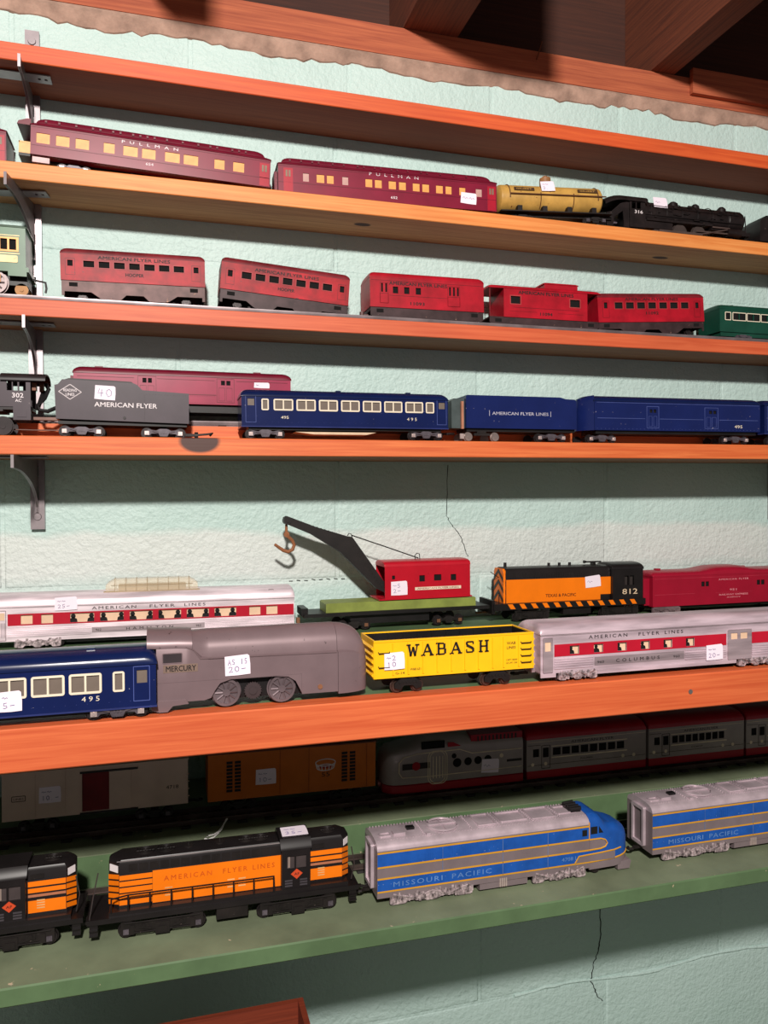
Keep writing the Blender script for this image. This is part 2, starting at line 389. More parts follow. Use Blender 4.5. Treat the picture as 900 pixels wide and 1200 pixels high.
st.cur = 0; st.box(-700, 1700, -190, -0.8, 0.3, 31.5); st.cur = 1; st.box(-700, 1700, -189.6, -1.0, 31.5, 32.5)
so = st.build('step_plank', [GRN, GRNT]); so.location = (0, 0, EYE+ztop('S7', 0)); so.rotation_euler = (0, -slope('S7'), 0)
tagp(so, 'green painted raised step plank at the back of the bottom shelf', 'shelf step')
# lowest shelf and the open box standing on it (mostly below the frame)
lb = MB(); lb.box(-700, 1700, -420, -0.6, -19, 0); l8 = lb.build('shelf_board', GRN); l8.location = (0, 0, EYE-0.862); tagp(l8, 'green lowest shelf board under the open orange box', 'shelf')
BXM = wood('box_red_wood_shaded', (140, 58, 34), (112, 42, 24), 0.6)  # wood darkened in place of the shadow under the bottom shelf
bx = bpy.data.objects.new('open_box', None); COL.objects.link(bx); bx.location = (-0.16, -0.40, EYE-0.862); tagp(bx, 'open orange red wooden box under the bottom shelf', 'box')
def bpart(nm, *a):
    m = MB(); m.box(*a); m.build(nm, BXM, bx)
bpart('base', 0, 300, 0, 210, 0.2, 8); bpart('side_panel', 0, 6, 0, 210, 8.2, 327); bpart('side_panel', 294, 300, 0, 210, 8.2, 327)
bpart('back_panel', 6.2, 293.8, 204, 210, 8.2, 327); bpart('front_panel', 6.2, 293.8, 0, 6, 8.2, 327)

# ------------------------------------------------------------------ slotted standards and brackets
STEEL = paint('zinc_steel', (150, 140, 143), 0.36, 0.6, var=0.08, vscale=60)
STEELD = paint('bracket_grey', (150, 136, 136), 0.4, 0.6, var=0.1, vscale=60)
HOLE = paint('slot_black', (18, 16, 16), 0.9)
def standard(x, label):
    e = bpy.data.objects.new('wall_standard', None); COL.objects.link(e); e.location = (x, 0, EYE-0.034); tagp(e, label, 'shelf standard', 'slotted steel wall standards')
    m = MB(); H = 588
    m.panel(0, 15.5, 0, H, [(6.2, 9.2, 12+k*25, 24+k*25) for k in range(1, 22)], -7.6, -6.8)
    m.box(0, 0.9, -6.8, -0.2, 0, H); m.box(14.6, 15.5, -6.8, -0.2, 0, H); m.build('channel', STEEL, e)
    for z in (15, H-13):
        s = MB(); s.cyl((7.7, z), 4.0, 'y', -9.2, -7.6, 14, 4.6); s.cyl((7.7, z), 1.2, 'y', -9.4, -9.0, 8); s.build('screw', STEEL, e)
    return e
standard(-0.1510, 'slotted steel wall standard beside the green tin locomotive')
standard(0.9195, 'slotted steel wall standard behind the blue baggage car end'); 
def bracket(shelf, length, thick, label, deep=62, skew=0.0, plate_y=-40, X=-0.1433):
    z = EYE + ztop(shelf, X) - thick*0.001 - 0.0006
    e = bpy.data.objects.new('shelf_bracket', None); COL.objects.link(e); e.location = (X, -0.0086, z); e.rotation_euler = (0, 0, skew)
    tagp(e, label, 'bracket', 'steel shelf brackets')
    L = length; prof = [(0, -0.4), (-L, -0.4), (-L, -14)]
    for k in range(1, 12):                    # concave lower edge
        a = R(90*k/12); prof.append((-L*(1-math.sin(a))*0.99-0.0, -14-(deep-14)*(1-math.cos(a))))
    prof += [(-1, -deep), (0, -deep)]
    m = MB(); m.prism(prof, 'x', -0.75, 0.75); m.build('web', STEELD, e)
    f = MB(); 
    for a, b in zip(prof[2:-2], prof[3:-1]): f.add([(-1.5, a[0], a[1]), (1.5, a[0], a[1]), (1.5, b[0], b[1]), (-1.5, b[0], b[1]), (-1.5, a[0]+.8, a[1]+.8), (1.5, a[0]+.8, a[1]+.8), (1.5, b[0]+.8, b[1]+.8), (-1.5, b[0]+.8, b[1]+.8)], [(0,1,2,3),(4,7,6,5),(0,4,5,1),(2,6,7,3),(1,5,6,2),(0,3,7,4)])
    f.box(-1.5, 1.5, -L-0.6, -L, -14, -0.4)
    f.build('rolled_edge', STEEL, e)
    p = MB(); p.panel(-42, 26, plate_y-9, plate_y+9, [(-34, -30, plate_y-2, plate_y+2), (12, 15, plate_y-2, plate_y+2), (19, 22, plate_y-2, plate_y+2)], 0, 1.2)
    p.v = [(a, c, b-1.5) for a, b, c in p.v]; p.build('mounting_plate', STEEL, e)
    return e
bracket('S1', 88, 19.3, 'steel bracket under the empty top shelf board', 62, 0.0, -42)
bracket('S2', 92, 18.5, 'steel bracket under the maroon coach shelf', 66, R(-9), -34)
bracket('S3', 80, 18.8, 'steel bracket under the red tin car shelf', 60, 0.0, -36)
bracket('S4', 124, 19.8, 'steel bracket under the blue train shelf', 62, R(-2.5), -80)
for s_, t_, L_ in (('S1', 19.3, 80), ('S2', 18.5, 82), ('S3', 18.8, 80), ('S4', 19.8, 120)):
    bracket(s_, L_, t_, 'steel bracket on the standard past the blue baggage car, ' + {'S1': 'topmost', 'S2': 'second from the top', 'S3': 'third from the top', 'S4': 'lowest of four'}[s_], 62, 0, -40, X=0.9272)

# ------------------------------------------------------------------ track
BRIGHT = paint('tin_rail', (142, 130, 132), 0.36, 0.6, var=0.2, vscale=30); DULL = paint('dull_rail', (92, 78, 74), 0.45, 0.5, var=0.25, vscale=30)
TIEB = paint('black_tie', (34, 30, 29), 0.7); TIET = paint('tin_tie', (66, 58, 58), 0.5, 0.4)
def track(label, shelf, X0, X1, Yc, dz, rail, tie, gauge=32, pitch=36, nr=3, tiew=12, h=7.4):
    e = thing('toy_track', label, 'toy track', X0, Yc, shelf, dz); L = (X1-X0)*1000
    for k in range(nr):
        y = -gauge/2 + gauge*k/(nr-1); m = MB()
        m.prism([(y-1.8, 2.6), (y-0.5, 3.4), (y-1.0, 5.4), (y-1.0, h), (y+1.0, h), (y+1.0, 5.4), (y+0.5, 3.4), (y+1.8, 2.6)], 'x', 0, L); m.build('rail', rail, e)
    t = MB(); hw = gauge/2+5.5; t.prism([(-hw, 0.3), (-hw+1, 2.5), (hw-1, 2.5), (hw, 0.3)], 'x', 0, tiew); me = t.mesh('tie', tie)
    x = 6
    while x+tiew < L: link('tie', me, e, (x, 0, 0)); x += pitch
    return e
track('bright tinplate toy track under the red tin cars', 'S3', -.30, 1.10, .9515, 0, BRIGHT, TIET, 32, 52, 3, 9)
track('tinplate toy track behind the black tender under the maroon baggage car', 'S4', -.20, .55, .969, 18.6, BRIGHT, TIET, 32, 52, 3, 9)
track('dark toy track under the tan boxcar and grey streamliner', 'S6', -.35, 1.05, .868, 0, DULL, TIEB, 32, 30, 3, 10)
track('dark toy track between the orange black diesels and the green step', 'S7', -.30, .95, .781, 0, DULL, TIEB, 22, 22, 2, 8)
# ------------------------------------------------------------------ shared train parts (millimetres, near side of a car is y = 0)
BLACK = paint('black_plastic', (30, 27, 28), 0.42, var=0.25, chip=0.02, chipcol=(90, 80, 80)); BLACKM = paint('black_cast', (36, 30, 29), 0.5, var=0.3, chip=0.06, chipcol=(95, 82, 78), chipscale=300)
TRUCKG = paint('truck_grey', (104, 96, 104), 0.4, 0.25, var=0.25, vscale=90); NICKEL = paint('nickel', (216, 196, 192), 0.3, 0.6, var=0.15, vscale=90)
WHEELM = paint('wheel_dark', (52, 45, 46), 0.4, 0.4, var=0.25); WHITE = paint('white_ink', (232, 222, 224), 0.6, var=0.03); BLACKI = paint('black_ink', (28, 22, 24), 0.6, var=0.03)
TAGM = paint('tag_paper', (238, 224, 236), 0.7, var=0.02); INK = paint('pen_ink', (88, 78, 128), 0.6, var=0.02)
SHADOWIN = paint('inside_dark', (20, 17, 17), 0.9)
FONT = None
def text(parent, s, x, z, h, mat, w=None, y=-0.12, rot=0.0, name='lettering', spacing=1.0, bold=0.012, loc_rot=None):
    """raised print, x = left edge, z = base line, h = cap height, w = fitted width (mm)"""
    cu = bpy.data.curves.new('txt', 'FONT'); cu.body = s; cu.size = 1.0; cu.space_character = spacing; cu.resolution_u = 2
    ob = bpy.data.objects.new('txt', cu); COL.objects.link(ob)
    me = bpy.data.meshes.new_from_object(ob); bpy.data.objects.remove(ob); bpy.data.curves.remove(cu)
    xs = [v.co.x for v in me.vertices]; 
    if not xs: return None
    x0, x1 = min(xs), max(xs); sy = h/0.72; sx = (w/(x1-x0)) if w else sy
    for v in me.vertices: v.co = ((v.co.x-x0)*sx*0.001, 0, v.co.y*sy*0.001)
    if bold > 0:                                  # heavier strokes: the same letters struck three times, slightly shifted
        V = [tuple(v.co) for v in me.vertices]; F = [tuple(p.vertices) for p in me.polygons]; n = len(V); vs, fs = [], []
        for k, (dx, dz) in enumerate(((0, 0), (bold*h*1.5, 0), (bold*h*.75, bold*h))):
            vs += [(x_+dx*.001, -k*.00002, z_+dz*.001) for x_, y_, z_ in V]; fs += [tuple(i+k*n for i in f) for f in F]
        me = bpy.data.meshes.new(name); me.from_pydata(vs, [], fs)
    me.materials.clear(); me.materials.append(mat); me.name = name
    return link(name, me, parent, (x, y, z), loc_rot if loc_rot else (0, -rot, 0))
STROKE = {'0': [[(.5,1),(.15,.8),(.1,.4),(.4,0),(.8,.2),(.85,.7),(.5,1)]], '1': [[(.3,.8),(.5,1),(.5,0)]], '2': [[(.1,.8),(.4,1),(.8,.8),(.6,.4),(.1,0),(.9,.05)]],
 '3': [[(.1,.9),(.6,1),(.8,.75),(.4,.5),(.8,.3),(.5,0),(.1,.1)]], '4': [[(.3,1),(.1,.4),(.9,.45)],[(.65,.9),(.6,0)]], '5': [[(.8,1),(.25,.95),(.2,.55),(.7,.5),(.8,.2),(.4,0),(.1,.1)]],
 '6': [[(.7,1),(.2,.5),(.2,.1),(.6,0),(.8,.3),(.3,.45)]], '-': [[(.1,.45),(.95,.5)]], '.': [[(.3,.05),(.4,.0)]], 'A': [[(.1,0),(.45,1),(.85,0)],[(.25,.4),(.7,.4)]], 'S': [[(.8,.9),(.3,1),(.2,.65),(.7,.4),(.6,.05),(.1,.1)]],
 'I': [[(.5,1),(.5,0)]], ' ': [], '~': [[(0,.5),(.25,.7),(.5,.4),(.75,.6),(1,.5)]]}
def price_tag(parent, x, z, w, h, lines, tilt=0.0, y=-0.35, rot=None, loc=None):
    """x, z = lower left corner on the near face"""
    m = MB(); c = 1.2
    m.prism([(0, 0.4), (w*0.5, 0), (w-0.3, 0.2), (w, h*0.5), (w-0.4, h-c), (w-c-0.6, h), (0.4, h-0.3)], 'y', -0.12, 0.12)
    t = m.build('price_tag', TAGM, parent, loc or (x, y, z), rot or (0, -tilt, 0)); t['label'] = 'small white handwritten price sticker'
    s = MB(); n = len(lines); lh = h*0.72/n
    for li, ln in enumerate(lines):
        cw = min(w*0.8/max(len(ln), 1), lh*0.85); x0 = w*0.13; zb = h*0.86-(li+1)*lh+lh*0.12
        for ch in ln:
            for st_ in STROKE.get(ch, []):
                s.tube([(x0+p[0]*cw*0.8, -0.16, zb+p[1]*lh*0.74) for p in st_], 0.26, 4)
            x0 += cw
    if s.v: s.build('handwriting', INK, t)
    return t
def wheel(r=5.2, n=20):
    m = MB(); m.cyl((0, 0), r, 'y', 0, 2.4, n); m.cyl((0, 0), r+1.1, 'y', 2.4, 3.2, n); m.cyl((0, 0), r*0.32, 'y', -0.5, 0, 10)
    return m
WH = {}
def add_wheels(parent, xs, zc, W, r=5.2, inset=5.0, mat=None, name='wheel'):
    key = (r, (mat or WHEELM).name)
    if key not in WH: WH[key] = wheel(r).mesh('wheel', mat or WHEELM)
    for x in xs:
        link(name, WH[key], parent, (x, inset, zc)); link(name, WH[key], parent, (x, W-inset, zc), (0, 0, PI))
def truck(parent, xc, half, W, frame=None, box=None, r=5.2, lift=0.0, inset=1.2, style='pass', wheels=True):
    """four wheel truck: side frames and bolster as the part, wheels and journal boxes below it"""
    frame = frame or TRUCKG; m = MB(); zc = r+1.0; h = half
    if style == 'pass':
        pf = [(-h-1, zc+1.4), (-h-1, zc-2.6), (-h+4, zc-2.6), (-h+6, zc-0.6), (-5.5, zc-0.2), (-4, zc-3.4), (4, zc-3.4), (5.5, zc-0.2), (h-6, zc-0.6), (h-4, zc-2.6), (h+1, zc-2.6), (h+1, zc+1.4), (h-3, zc+4.2), (8, zc+3.0), (5, zc+4.6), (-5, zc+4.6), (-8, zc+3.0), (-h+3, zc+4.2)]
    else:   # heavy diesel side frame
        pf = [(-h-3, zc+8.6), (-h-3, zc-1), (-h-1, zc-3.4), (-h+6, zc-3.4), (-h+8, zc-1), (-8, zc-1), (-6, zc-4.0), (6, zc-4.0), (8, zc-1), (h-8, zc-1), (h-6, zc-3.4), (h+1, zc-3.4), (h+3, zc-1), (h+3, zc+8.6), (h-4, zc+9.6), (h-10, zc+7), (-h+10, zc+7), (-h+4, zc+9.6)]
    for y0, y1 in ((inset, inset+2.0), (W-inset-2.0, W-inset)): m.prism(pf, 'y', y0, y1)
    m.box(-4, 4, inset+2, W-inset-2, zc+0.5, zc+5.2)
    for s in (-1, 1): m.tube([(s*h*0.62, inset-0.3, zc+2.4), (s*h*0.3, inset-0.3, zc+0.9)], 0.9, 6)
    for k in (-2.2, 0, 2.2): m.cyl((k, zc+0.6), 1.0, 'y', inset-0.7, inset, 8)
    if style == 'diesel':
        for s in (-1, 1):
            m.box(s*h*.5-4, s*h*.5+4, inset-.8, inset, zc+2, zc+6.5); m.cyl((s*h*.5, zc+4), 1.8, 'y', inset-1.5, inset-.8, 10); m.box(s*h*.8-2, s*h*.8+2, inset-1.2, inset, zc-2.6, zc+5.6)
        m.tube([(-h, inset-.5, zc+7.4), (h, inset-.5, zc+7.4)], .6, 5); m.tube([(-h*.8, inset-.6, zc-1.6), (h*.8, inset-.6, zc-1.6)], .6, 5)
    t = m.build('truck', frame, parent, (xc, 0, lift))
    if wheels: add_wheels(t, (-h+1.2, h-1.2), zc, W, r, inset+2.4)
    for x in (-h+1.2, h-1.2):
        for y0, y1 in ((inset-1.0, inset), (W-inset, W-inset+1.0)):
            b = MB(); b.box(x-2.3, x+2.3, y0, y1, zc-2.0, zc+2.2); b.cyl((x, zc+0.2), 1.4, 'y', min(y0, y1)-(0.5 if y0 < W/2 else 0), max(y0, y1)+(0 if y0 < W/2 else 0.5), 10); b.build('journal_box', box or frame, t)
    return t
def knuckle(parent, x, W, z, d=1, mat=None):
    m = MB(); yc = W/2
    m.box(min(x, x+d*8), max(x, x+d*8), yc-1.6, yc+1.6, z-1.2, z+1.2)
    m.tube([(x+d*8, yc-1, z), (x+d*11, yc-3.2, z), (x+d*14.5, yc-2.8, z), (x+d*15.5, yc+0.2, z), (x+d*13, yc+1.4, z)], 1.5, 8)
    return m.build('coupler', mat or BLACKM, parent)
def arch(W, h, z, over=0.6, p=2.4, n=14, y0=0.0):
    """roof section from near eave to far eave"""
    pts = []
    for k in range(n+1):
        t = -1+2*k/n; ct = math.cos(PI*(1-(k/n))); t = ct
        pts.append((y0+W/2+t*(W/2+over), z+h*(max(0, 1-abs(t)**p))**(1/p)))
    return pts
def roof(parent, x0, x1, W, z, h, mat, over=0.6, endr=6.0, p=2.4, name='roof', y0=0.0, drop=0.75):
    m = MB(); rings = []
    xs = [x0, x0+endr*0.12, x0+endr*0.35, x0+endr*0.65, x0+endr, x1-endr, x1-endr*0.65, x1-endr*0.35, x1-endr*0.12, x1]
    for x in xs:
        d = min(x-x0, x1-x)/max(endr, 1e-6); d = min(1, max(0, d)); f = (1-drop)+drop*math.sqrt(max(0, 1-(1-d)**2))
        rings.append([(x, y, zz) for y, zz in arch(W, h*f, z, over, p, y0=y0)] + [(x, y0+W+over, z-0.01), (x, y0-over, z-0.01)])
    m.loft(rings); return m.build(name, mat, parent, smooth=50)
def shell(parent, x0, x1, W, z0, z1, holes, mat, far=False, t=0.9, name='body', endh=None):
    m = MB(); m.panel(x0, x1, z0, z1, holes, 0, t); m.panel(x0, x1, z0, z1, holes if far else [], W-t, W)
    for x in (x0, x1-t):
        m.box(x, x+t, t, W-t, z0, z1)
    m.box(x0+t, x1-t, t, W-t, z0, z0+t)
    return m.build(name, mat, parent)
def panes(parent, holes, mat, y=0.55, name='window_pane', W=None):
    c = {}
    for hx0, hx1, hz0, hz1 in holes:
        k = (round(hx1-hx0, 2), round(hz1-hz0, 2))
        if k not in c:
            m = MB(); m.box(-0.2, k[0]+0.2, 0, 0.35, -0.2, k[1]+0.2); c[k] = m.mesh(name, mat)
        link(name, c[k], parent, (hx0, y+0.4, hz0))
def strips(parent, items, mat, name, y0=-0.3, y1=0.1):
    """proud rectangles (x0,x1,z0,z1), one part each"""
    for a in items:
        m = MB(); m.box(a[0], a[1], y0, y1, a[2], a[3]); m.build(name, mat, parent)
def slabletter(m, ch, x, z, w, h, s):
    """slab serif capital from strokes; s = stem"""
    def bar(p, q, t):
        d = Vector((q[0]-p[0], q[1]-p[1])); n_ = Vector((-d.y, d.x)).normalized()*t/2
        m.prism([(p[0]+n_.x, p[1]+n_.y), (q[0]+n_.x, q[1]+n_.y), (q[0]-n_.x, q[1]-n_.y), (p[0]-n_.x, p[1]-n_.y)], 'y', -0.25, 0.05)
    th = s*0.5
    def serif(cx, cz): bar((x+cx*w-s*1.0, z+cz*h), (x+cx*w+s*1.0, z+cz*h), th)
    def P(a, b): return (x+a*w, z+b*h)
    S = {'W': ([((.1,1),(.3,0),1),((.3,0),(.5,.8),.6),((.5,.8),(.7,0),1),((.7,0),(.9,1),.6)], [(.1,1),(.9,1)]),
         'A': ([((.1,0),(.5,1),.6),((.5,1),(.9,0),1),((.28,.33),(.72,.33),.5)], [(.1,0),(.9,0)]),
         'B': ([((.2,0),(.2,1),1),((.2,1),(.7,.98),.5),((.75,.95),(.75,.55),1),((.2,.52),(.75,.52),.5),((.82,.48),(.82,.06),1),((.2,0),(.78,.02),.5)], [(.14,0),(.14,1)]),
         'S': ([((.2,.7),(.2,.95),1),((.2,.97),(.8,.97),.5),((.82,.98),(.82,.75),.6),((.2,.68),(.8,.36),1),((.82,.38),(.82,.06),1),((.8,.03),(.2,.03),.5),((.18,.02),(.18,.28),.6)], []),
         'H': ([((.2,0),(.2,1),1),((.8,0),(.8,1),1),((.2,.5),(.8,.5),.5)], [(.2,0),(.2,1),(.8,0),(.8,1)])}[ch]
    for p, q, f in S[0]: bar(P(*p), P(*q), s*f)
    for p in S[1]: serif(*p)
# ================================================================== second shelf: maroon coaches, tank car, steam engine
MAROON = paint('maroon_plastic', (142, 24, 56), 0.36, var=0.1, vscale=25); MAROOND = paint('maroon_roof', (122, 20, 46), 0.4, var=0.12); DOORRED = paint('door_red', (190, 30, 54), 0.36, var=0.08)
AMBER = paint('amber_strip', (232, 164, 90), 0.4, var=0.14, vscale=60); PALEPINK = paint('pale_blind', (226, 178, 168), 0.5)
BEIGEP = paint('beige_strip', (226, 190, 160), 0.5, var=0.06)
def heavyweight(root, L, z0, z1, wins, rh, doors, num, numx, px, pw, pz, W=48, pale=()):
    b = shell(root, 0, L, W, z0, z1, wins, MAROON, far=False)
    panes(root, [w for i, w in enumerate(wins) if i not in pale], AMBER); panes(root, [w for i, w in enumerate(wins) if i in pale], PALEPINK)
    roof(root, -1, L+1, W, z1, rh*0.55, MAROOND, 0.9, 16, 3.0)
    roof(root, 5, L-7, W*0.80, z1+rh*0.42, rh*0.95, MAROOND, 0.2, 12, 3.4, 'clerestory', y0=W*0.10)
    x = 14; vm = None
    while x < L-20:                                     # little roof vents standing along the clerestory
        v = MB(); v.box(0, 2.2, 0, 2.5, 0, 2.2)
        if vm is None: vm = v.mesh('roof_vent', MAROOND)
        link('roof_vent', vm, root, (x, W*0.1-1.2, z1+rh*0.62)); x += random.choice((8, 14, 18))
    zb = wins[0][2]-3.0
    strips(root, [(0.5, L-0.5, zb, zb+0.7), (0.5, L-0.5, z1-2.2, z1-1.4)], MAROOND, 'belt_rail')
    for d in doors:
        strips(root, [(d, d+11.5, z0+0.8, z1-4.5)], DOORRED, 'vestibule_door'); strips(root, [(d+2.6, d+5.0, z1-15, z1-7), (d+6.2, d+8.6, z1-15, z1-7)], paint('door_glass', (150, 130, 110), 0.3), 'door_window', -0.5, -0.25)
    text(root, 'PULLMAN', px, pz, 3.4, WHITE, pw, spacing=2.2); text(root, num, numx, z0+5.5, 3.2, WHITE, 8.5)
    m = MB(); m.box(6, L-6, 14, W-14, z0-2.4, z0-0.1); m.build('underframe', BLACK, root)
ow = [(6, 20), (26.5, 40.7), (47.2, 61.6), (77.4, 89.3), (98.8, 114.7), (119.5, 134.6), (145.3, 162), (166.6, 183.2), (202.2, 214.1), (224.3, 237.4)]
obs = thing('observation_car', 'maroon lettered observation car with open rear platform and amber windows', 'toy train car', -.1404, .945, 'S2', 0, -.033, 0, 'maroon passenger cars')
heavyweight(obs, 269, 20.8, 53.5, [(a, b, 34, 45.5) for a, b in ow], 10, [256], '654', 124, 97, 63, 48)
m = MB(); m.prism([(-14.5, 53), (-13, 56.5), (-4, 60), (0, 60), (0, 53)], 'y', 1, 47); m.build('platform_roof', MAROOND, obs)
m = MB(); m.box(-12, 0, 1, 47, 18, 21); m.build('platform_deck', BLACK, obs)
rl = MB()
for k in range(9): rl.box(-11.6+k*1.35, -11.0+k*1.35, 0.6, 1.4, 21, 33)
for k in range(22): rl.box(-12, -11.4, 1.4+k*2, 2.0+k*2, 21, 33)
rl.box(-12, 0, 0.4, 1.6, 32.5, 34); rl.box(-12.2, -11.2, 0.4, 47, 32.5, 34); rl.box(-11.5, 0, 0.7, 1.1, 21, 33); rl.build('platform_railing', paint('brass_fence', (190, 146, 96), 0.4, 0.3), obs)
truck(obs, 46, 14, 48, TRUCKG, NICKEL, 5.6, 3.0, .2, style='pass'); truck(obs, 216, 13, 48, BLACKM, None, 3.5, 4.0)
m = MB(); m.box(2, 20, 2, 6, 13, 19); m.build('step_box', paint('step_box_grey', (170, 140, 140), 0.4, 0.3), obs)
m = MB(); m.tube([(108, 4, 14), (128, 3.5, 13)], 1.4, 8); m.build('air_tank', TRUCKG, obs)
cw = [(30.6, 38.0), (47.7, 57.3), (60.6, 69.2), (80.2, 87.8), (110, 118.9), (122.3, 131.3), (140.4, 150), (154, 163.2), (172.4, 181.6), (185.2, 194.4), (203.8, 213.2), (216.8, 225.1), (235.8, 244.2), (258.7, 267.2)]
p2 = thing('passenger_coach', 'maroon lettered coach with paired amber windows and a price sticker', 'toy train car', .1400, .947, 'S2', 0, .013, R(-1.4), 'maroon passenger cars')
heavyweight(p2, 288, 6.5, 43.2, [(a, b, 24, 34.2) for a, b in cw], 9.5, [6.5, 275], '652', 143, 115, 65, 39.2, pale=(0, 3, 13))
price_tag(p2, 237, 14, 22, 14.5, ['~~'], -.05)
m = MB(); m.box(-3.5, 0, 12, 36, 7, 38); m.build('diaphragm', MAROOND, p2)
m = MB(); m.box(250, 284, 3, 45, 0.4, 3.2); m.build('bolster', BLACKM, p2); m = MB(); m.box(8, 40, 6, 42, 0.2, 3.2); m.build('bolster', BLACKM, p2)
p0 = copy_tree(p2); p0.location.x = -.1640-.2885; p0.rotation_euler = (0, -slope('S2'), 0); p0.location.y = .947-1; p0.location.z = EYE+ztop('S2', -.3)
tagp(p0, 'maroon coach end beside the observation car open platform', 'toy train car', 'maroon passenger cars')
for ch in list(p0.children):
    if ch.name.startswith('price_tag'):
        for g in list(ch.children): bpy.data.objects.remove(g)
        bpy.data.objects.remove(ch)
# tank car
YELT = paint('tank_yellow', (222, 172, 88), 0.45, var=0.14, vscale=45, chip=0.22, chipcol=(110, 64, 30), chipscale=170)
RUST = paint('rusty_brown', (104, 62, 36), 0.7, var=0.25)
tk = thing('tank_car', 'weathered yellow tank car with rusty filler dome and black frame', 'toy train car', .4336, .944, 'S2', 0, .040, R(-4.0))
m = MB(); rings = []
for x, rr in ((2, 0.2), (2.6, 9), (4, 15), (6.5, 18), (9, 18.6), (150, 18.6), (152, 18), (154.5, 15), (156, 9), (156.5, 0.2)):
    rings.append([(x, 22+rr*math.cos(2*PI*k/28), 37.0+rr*math.sin(2*PI*k/28)) for k in range(28)])
m.loft(rings); tb = m.build('tank', YELT, tk)
for x in (18, 146): m = MB(); [m.tube([(x, 22+19*math.cos(R(a)), 37+19*math.sin(R(a))) for a in range(-10, 200, 10)], 0.7, 5)]; m.build('strap', RUST, tk)
for x in (62, 110): m = MB(); m.tube([(x+(-4 if k > 5 else 0)*0, 22-19.0*math.cos(R(a)), 37+19.0*math.sin(R(a))) for k, a in enumerate(range(-50, 15, 8))], 0.6, 5); m.build('strap', RUST, tk)
m = MB(); m.tube([(18, 1.8, 38.5), (157, 1.8, 38.5)], 0.9, 6); m.build('handrail', RUST, tk)
m = MB(); m.cyl((76, 20), 8, 'z', 52, 67, 20, 7.6); m.cyl((76, 20), 6, 'z', 67, 70, 16, 3); m.build('filler_dome', paint('dome_rust', (176, 122, 78), 0.5, var=0.2), tk)
for x in (24, 116):
    s_ = MB(); s_.box(0, 29, -0.4, 0, 0, 4.6); o_ = s_.build('name_board', paint('sign_brown', (84, 56, 34), 0.6), tk, (x, 3.6, 43.6), (R(-18), 0, 0)); text(o_, 'GILBERT', 3, 1.2, 2.2, YELT, 22, -0.45)
m = MB(); m.box(4, 170, 12, 32, 11.5, 16.5); m.box(4, 166, 2, 42, 15.2, 16.6)
for x in (28, 64, 100, 136): m.box(x, x+6.5, 3, 41, 16.5, 23.5)
m.build('frame', BLACKM, tk)
price_tag(tk, 0, 0, 20, 15, ['~~', '3.'], 0, loc=(63, 2.6, 43), rot=(R(-15), R(-3), 0))
truck(tk, 34, 13, 44, BLACKM, BLACKM, 4.5, 0.2); truck(tk, 140, 13, 44, BLACKM, TRUCKG, 4.5, 0.2)
knuckle(tk, 166, 44, 10, 1, TRUCKG)
# steam locomotive 316
E316 = thing('steam_locomotive', 'black die cast steam locomotive numbered 316 with a white roof sticker', 'toy locomotive', .5959, .945, 'S2', 0, .01)
LB = paint('loco_black', (36, 28, 28), 0.42, var=0.3, vscale=60, chip=0.05, chipcol=(110, 92, 88), chipscale=280)
def boiler(root, x0, x1, yc, zc, r, front=True, rf=None):
    m = MB(); rings = []
    prof = [(x0, r), (x1-28, r*0.93), (x1-27, r*0.98), (x1-4, r*0.98), (x1-1, r*0.9), (x1, r*0.6), (x1+1, 0.3)]
    for x, rr in prof: rings.append([(x, yc+rr*math.cos(2*PI*k/28), zc+rr*math.sin(2*PI*k/28)) for k in range(28)])
    m.loft(rings); b = m.build('boiler', LB, root)
    for x in range(int(x0)+14, int(x1)-20, 26):
        q = MB(); q.tube([(x, yc+(r+0.2)*math.cos(R(a)), zc+(r+0.2)*math.sin(R(a))) for a in range(-20, 201, 11)], 0.55, 5); q.build('boiler_band', LB, b)
    return b
W = 46; boiler(E316, 62, 238, 23, 39, 17.5)
m = MB(); m.panel(38, 63, 12, 50, [(41, 47.5, 38, 47), (49, 55.5, 38, 47)], 1, 2.2); m.panel(38, 63, 12, 50, [(41, 47.5, 38, 47)], W-2.2, W-1); m.box(61.8, 63, 2.2, W-2.2, 12, 50); m.box(0, 63, 4, W-4, 9, 12); m.build('cab', LB, E316)
m = MB(); sec = arch(W, 9, 49, 1.2, 2.4); rings = [[(x, y, z-dz) for y, z in sec] + [(x, y, z-dz-1.4) for y, z in sec[::-1]] for x, dz in ((-2, 8), (8, 3.5), (16, 1), (24, 0), (66, 0))]; m.loft(rings); m.build('cab_roof', LB, E316)
m = MB(); m.prism([(2, 12), (2, 30), (10, 32), (24, 44), (38, 48), (38, 12), (30, 12), (28, 34), (14, 24), (12, 12)], 'y', 3, 4.2); m.build('cab_curtain', LB, E316)
text(E316, '316', 45.5, 31.5, 4.6, WHITE, 13, 0.85)
m = MB(); m.box(66, 176, 1.5, 44.5, 24, 27); m.box(176, 236, 4, 42, 20, 23); m.box(64, 110, 4, 42, 14, 26); m.build('running_board', LB, E316)
for x, z, r, h in ((122, 55, 7, 5), (160, 55, 6, 5), (206, 54, 6.5, 6)):
    m = MB(); m.cyl((x, 20), r*1.15, 'z', z-4, z+h*.5, 16, r); m.cyl((x, 20), r, 'z', z+h*.5, z+h*1.05, 16, r*0.5); m.build({122: 'sand_dome', 160: 'steam_dome', 206: 'smokestack'}[x], LB, E316)
m = MB()
for i in range(26):
    x = random.uniform(68, 220); z = random.uniform(28, 50); y = 23-math.sqrt(max(1, 17.6**2-(z-39)**2)); m.box(x, x+random.uniform(3, 10), y-1.0, y+1, z, z+random.uniform(1, 4))
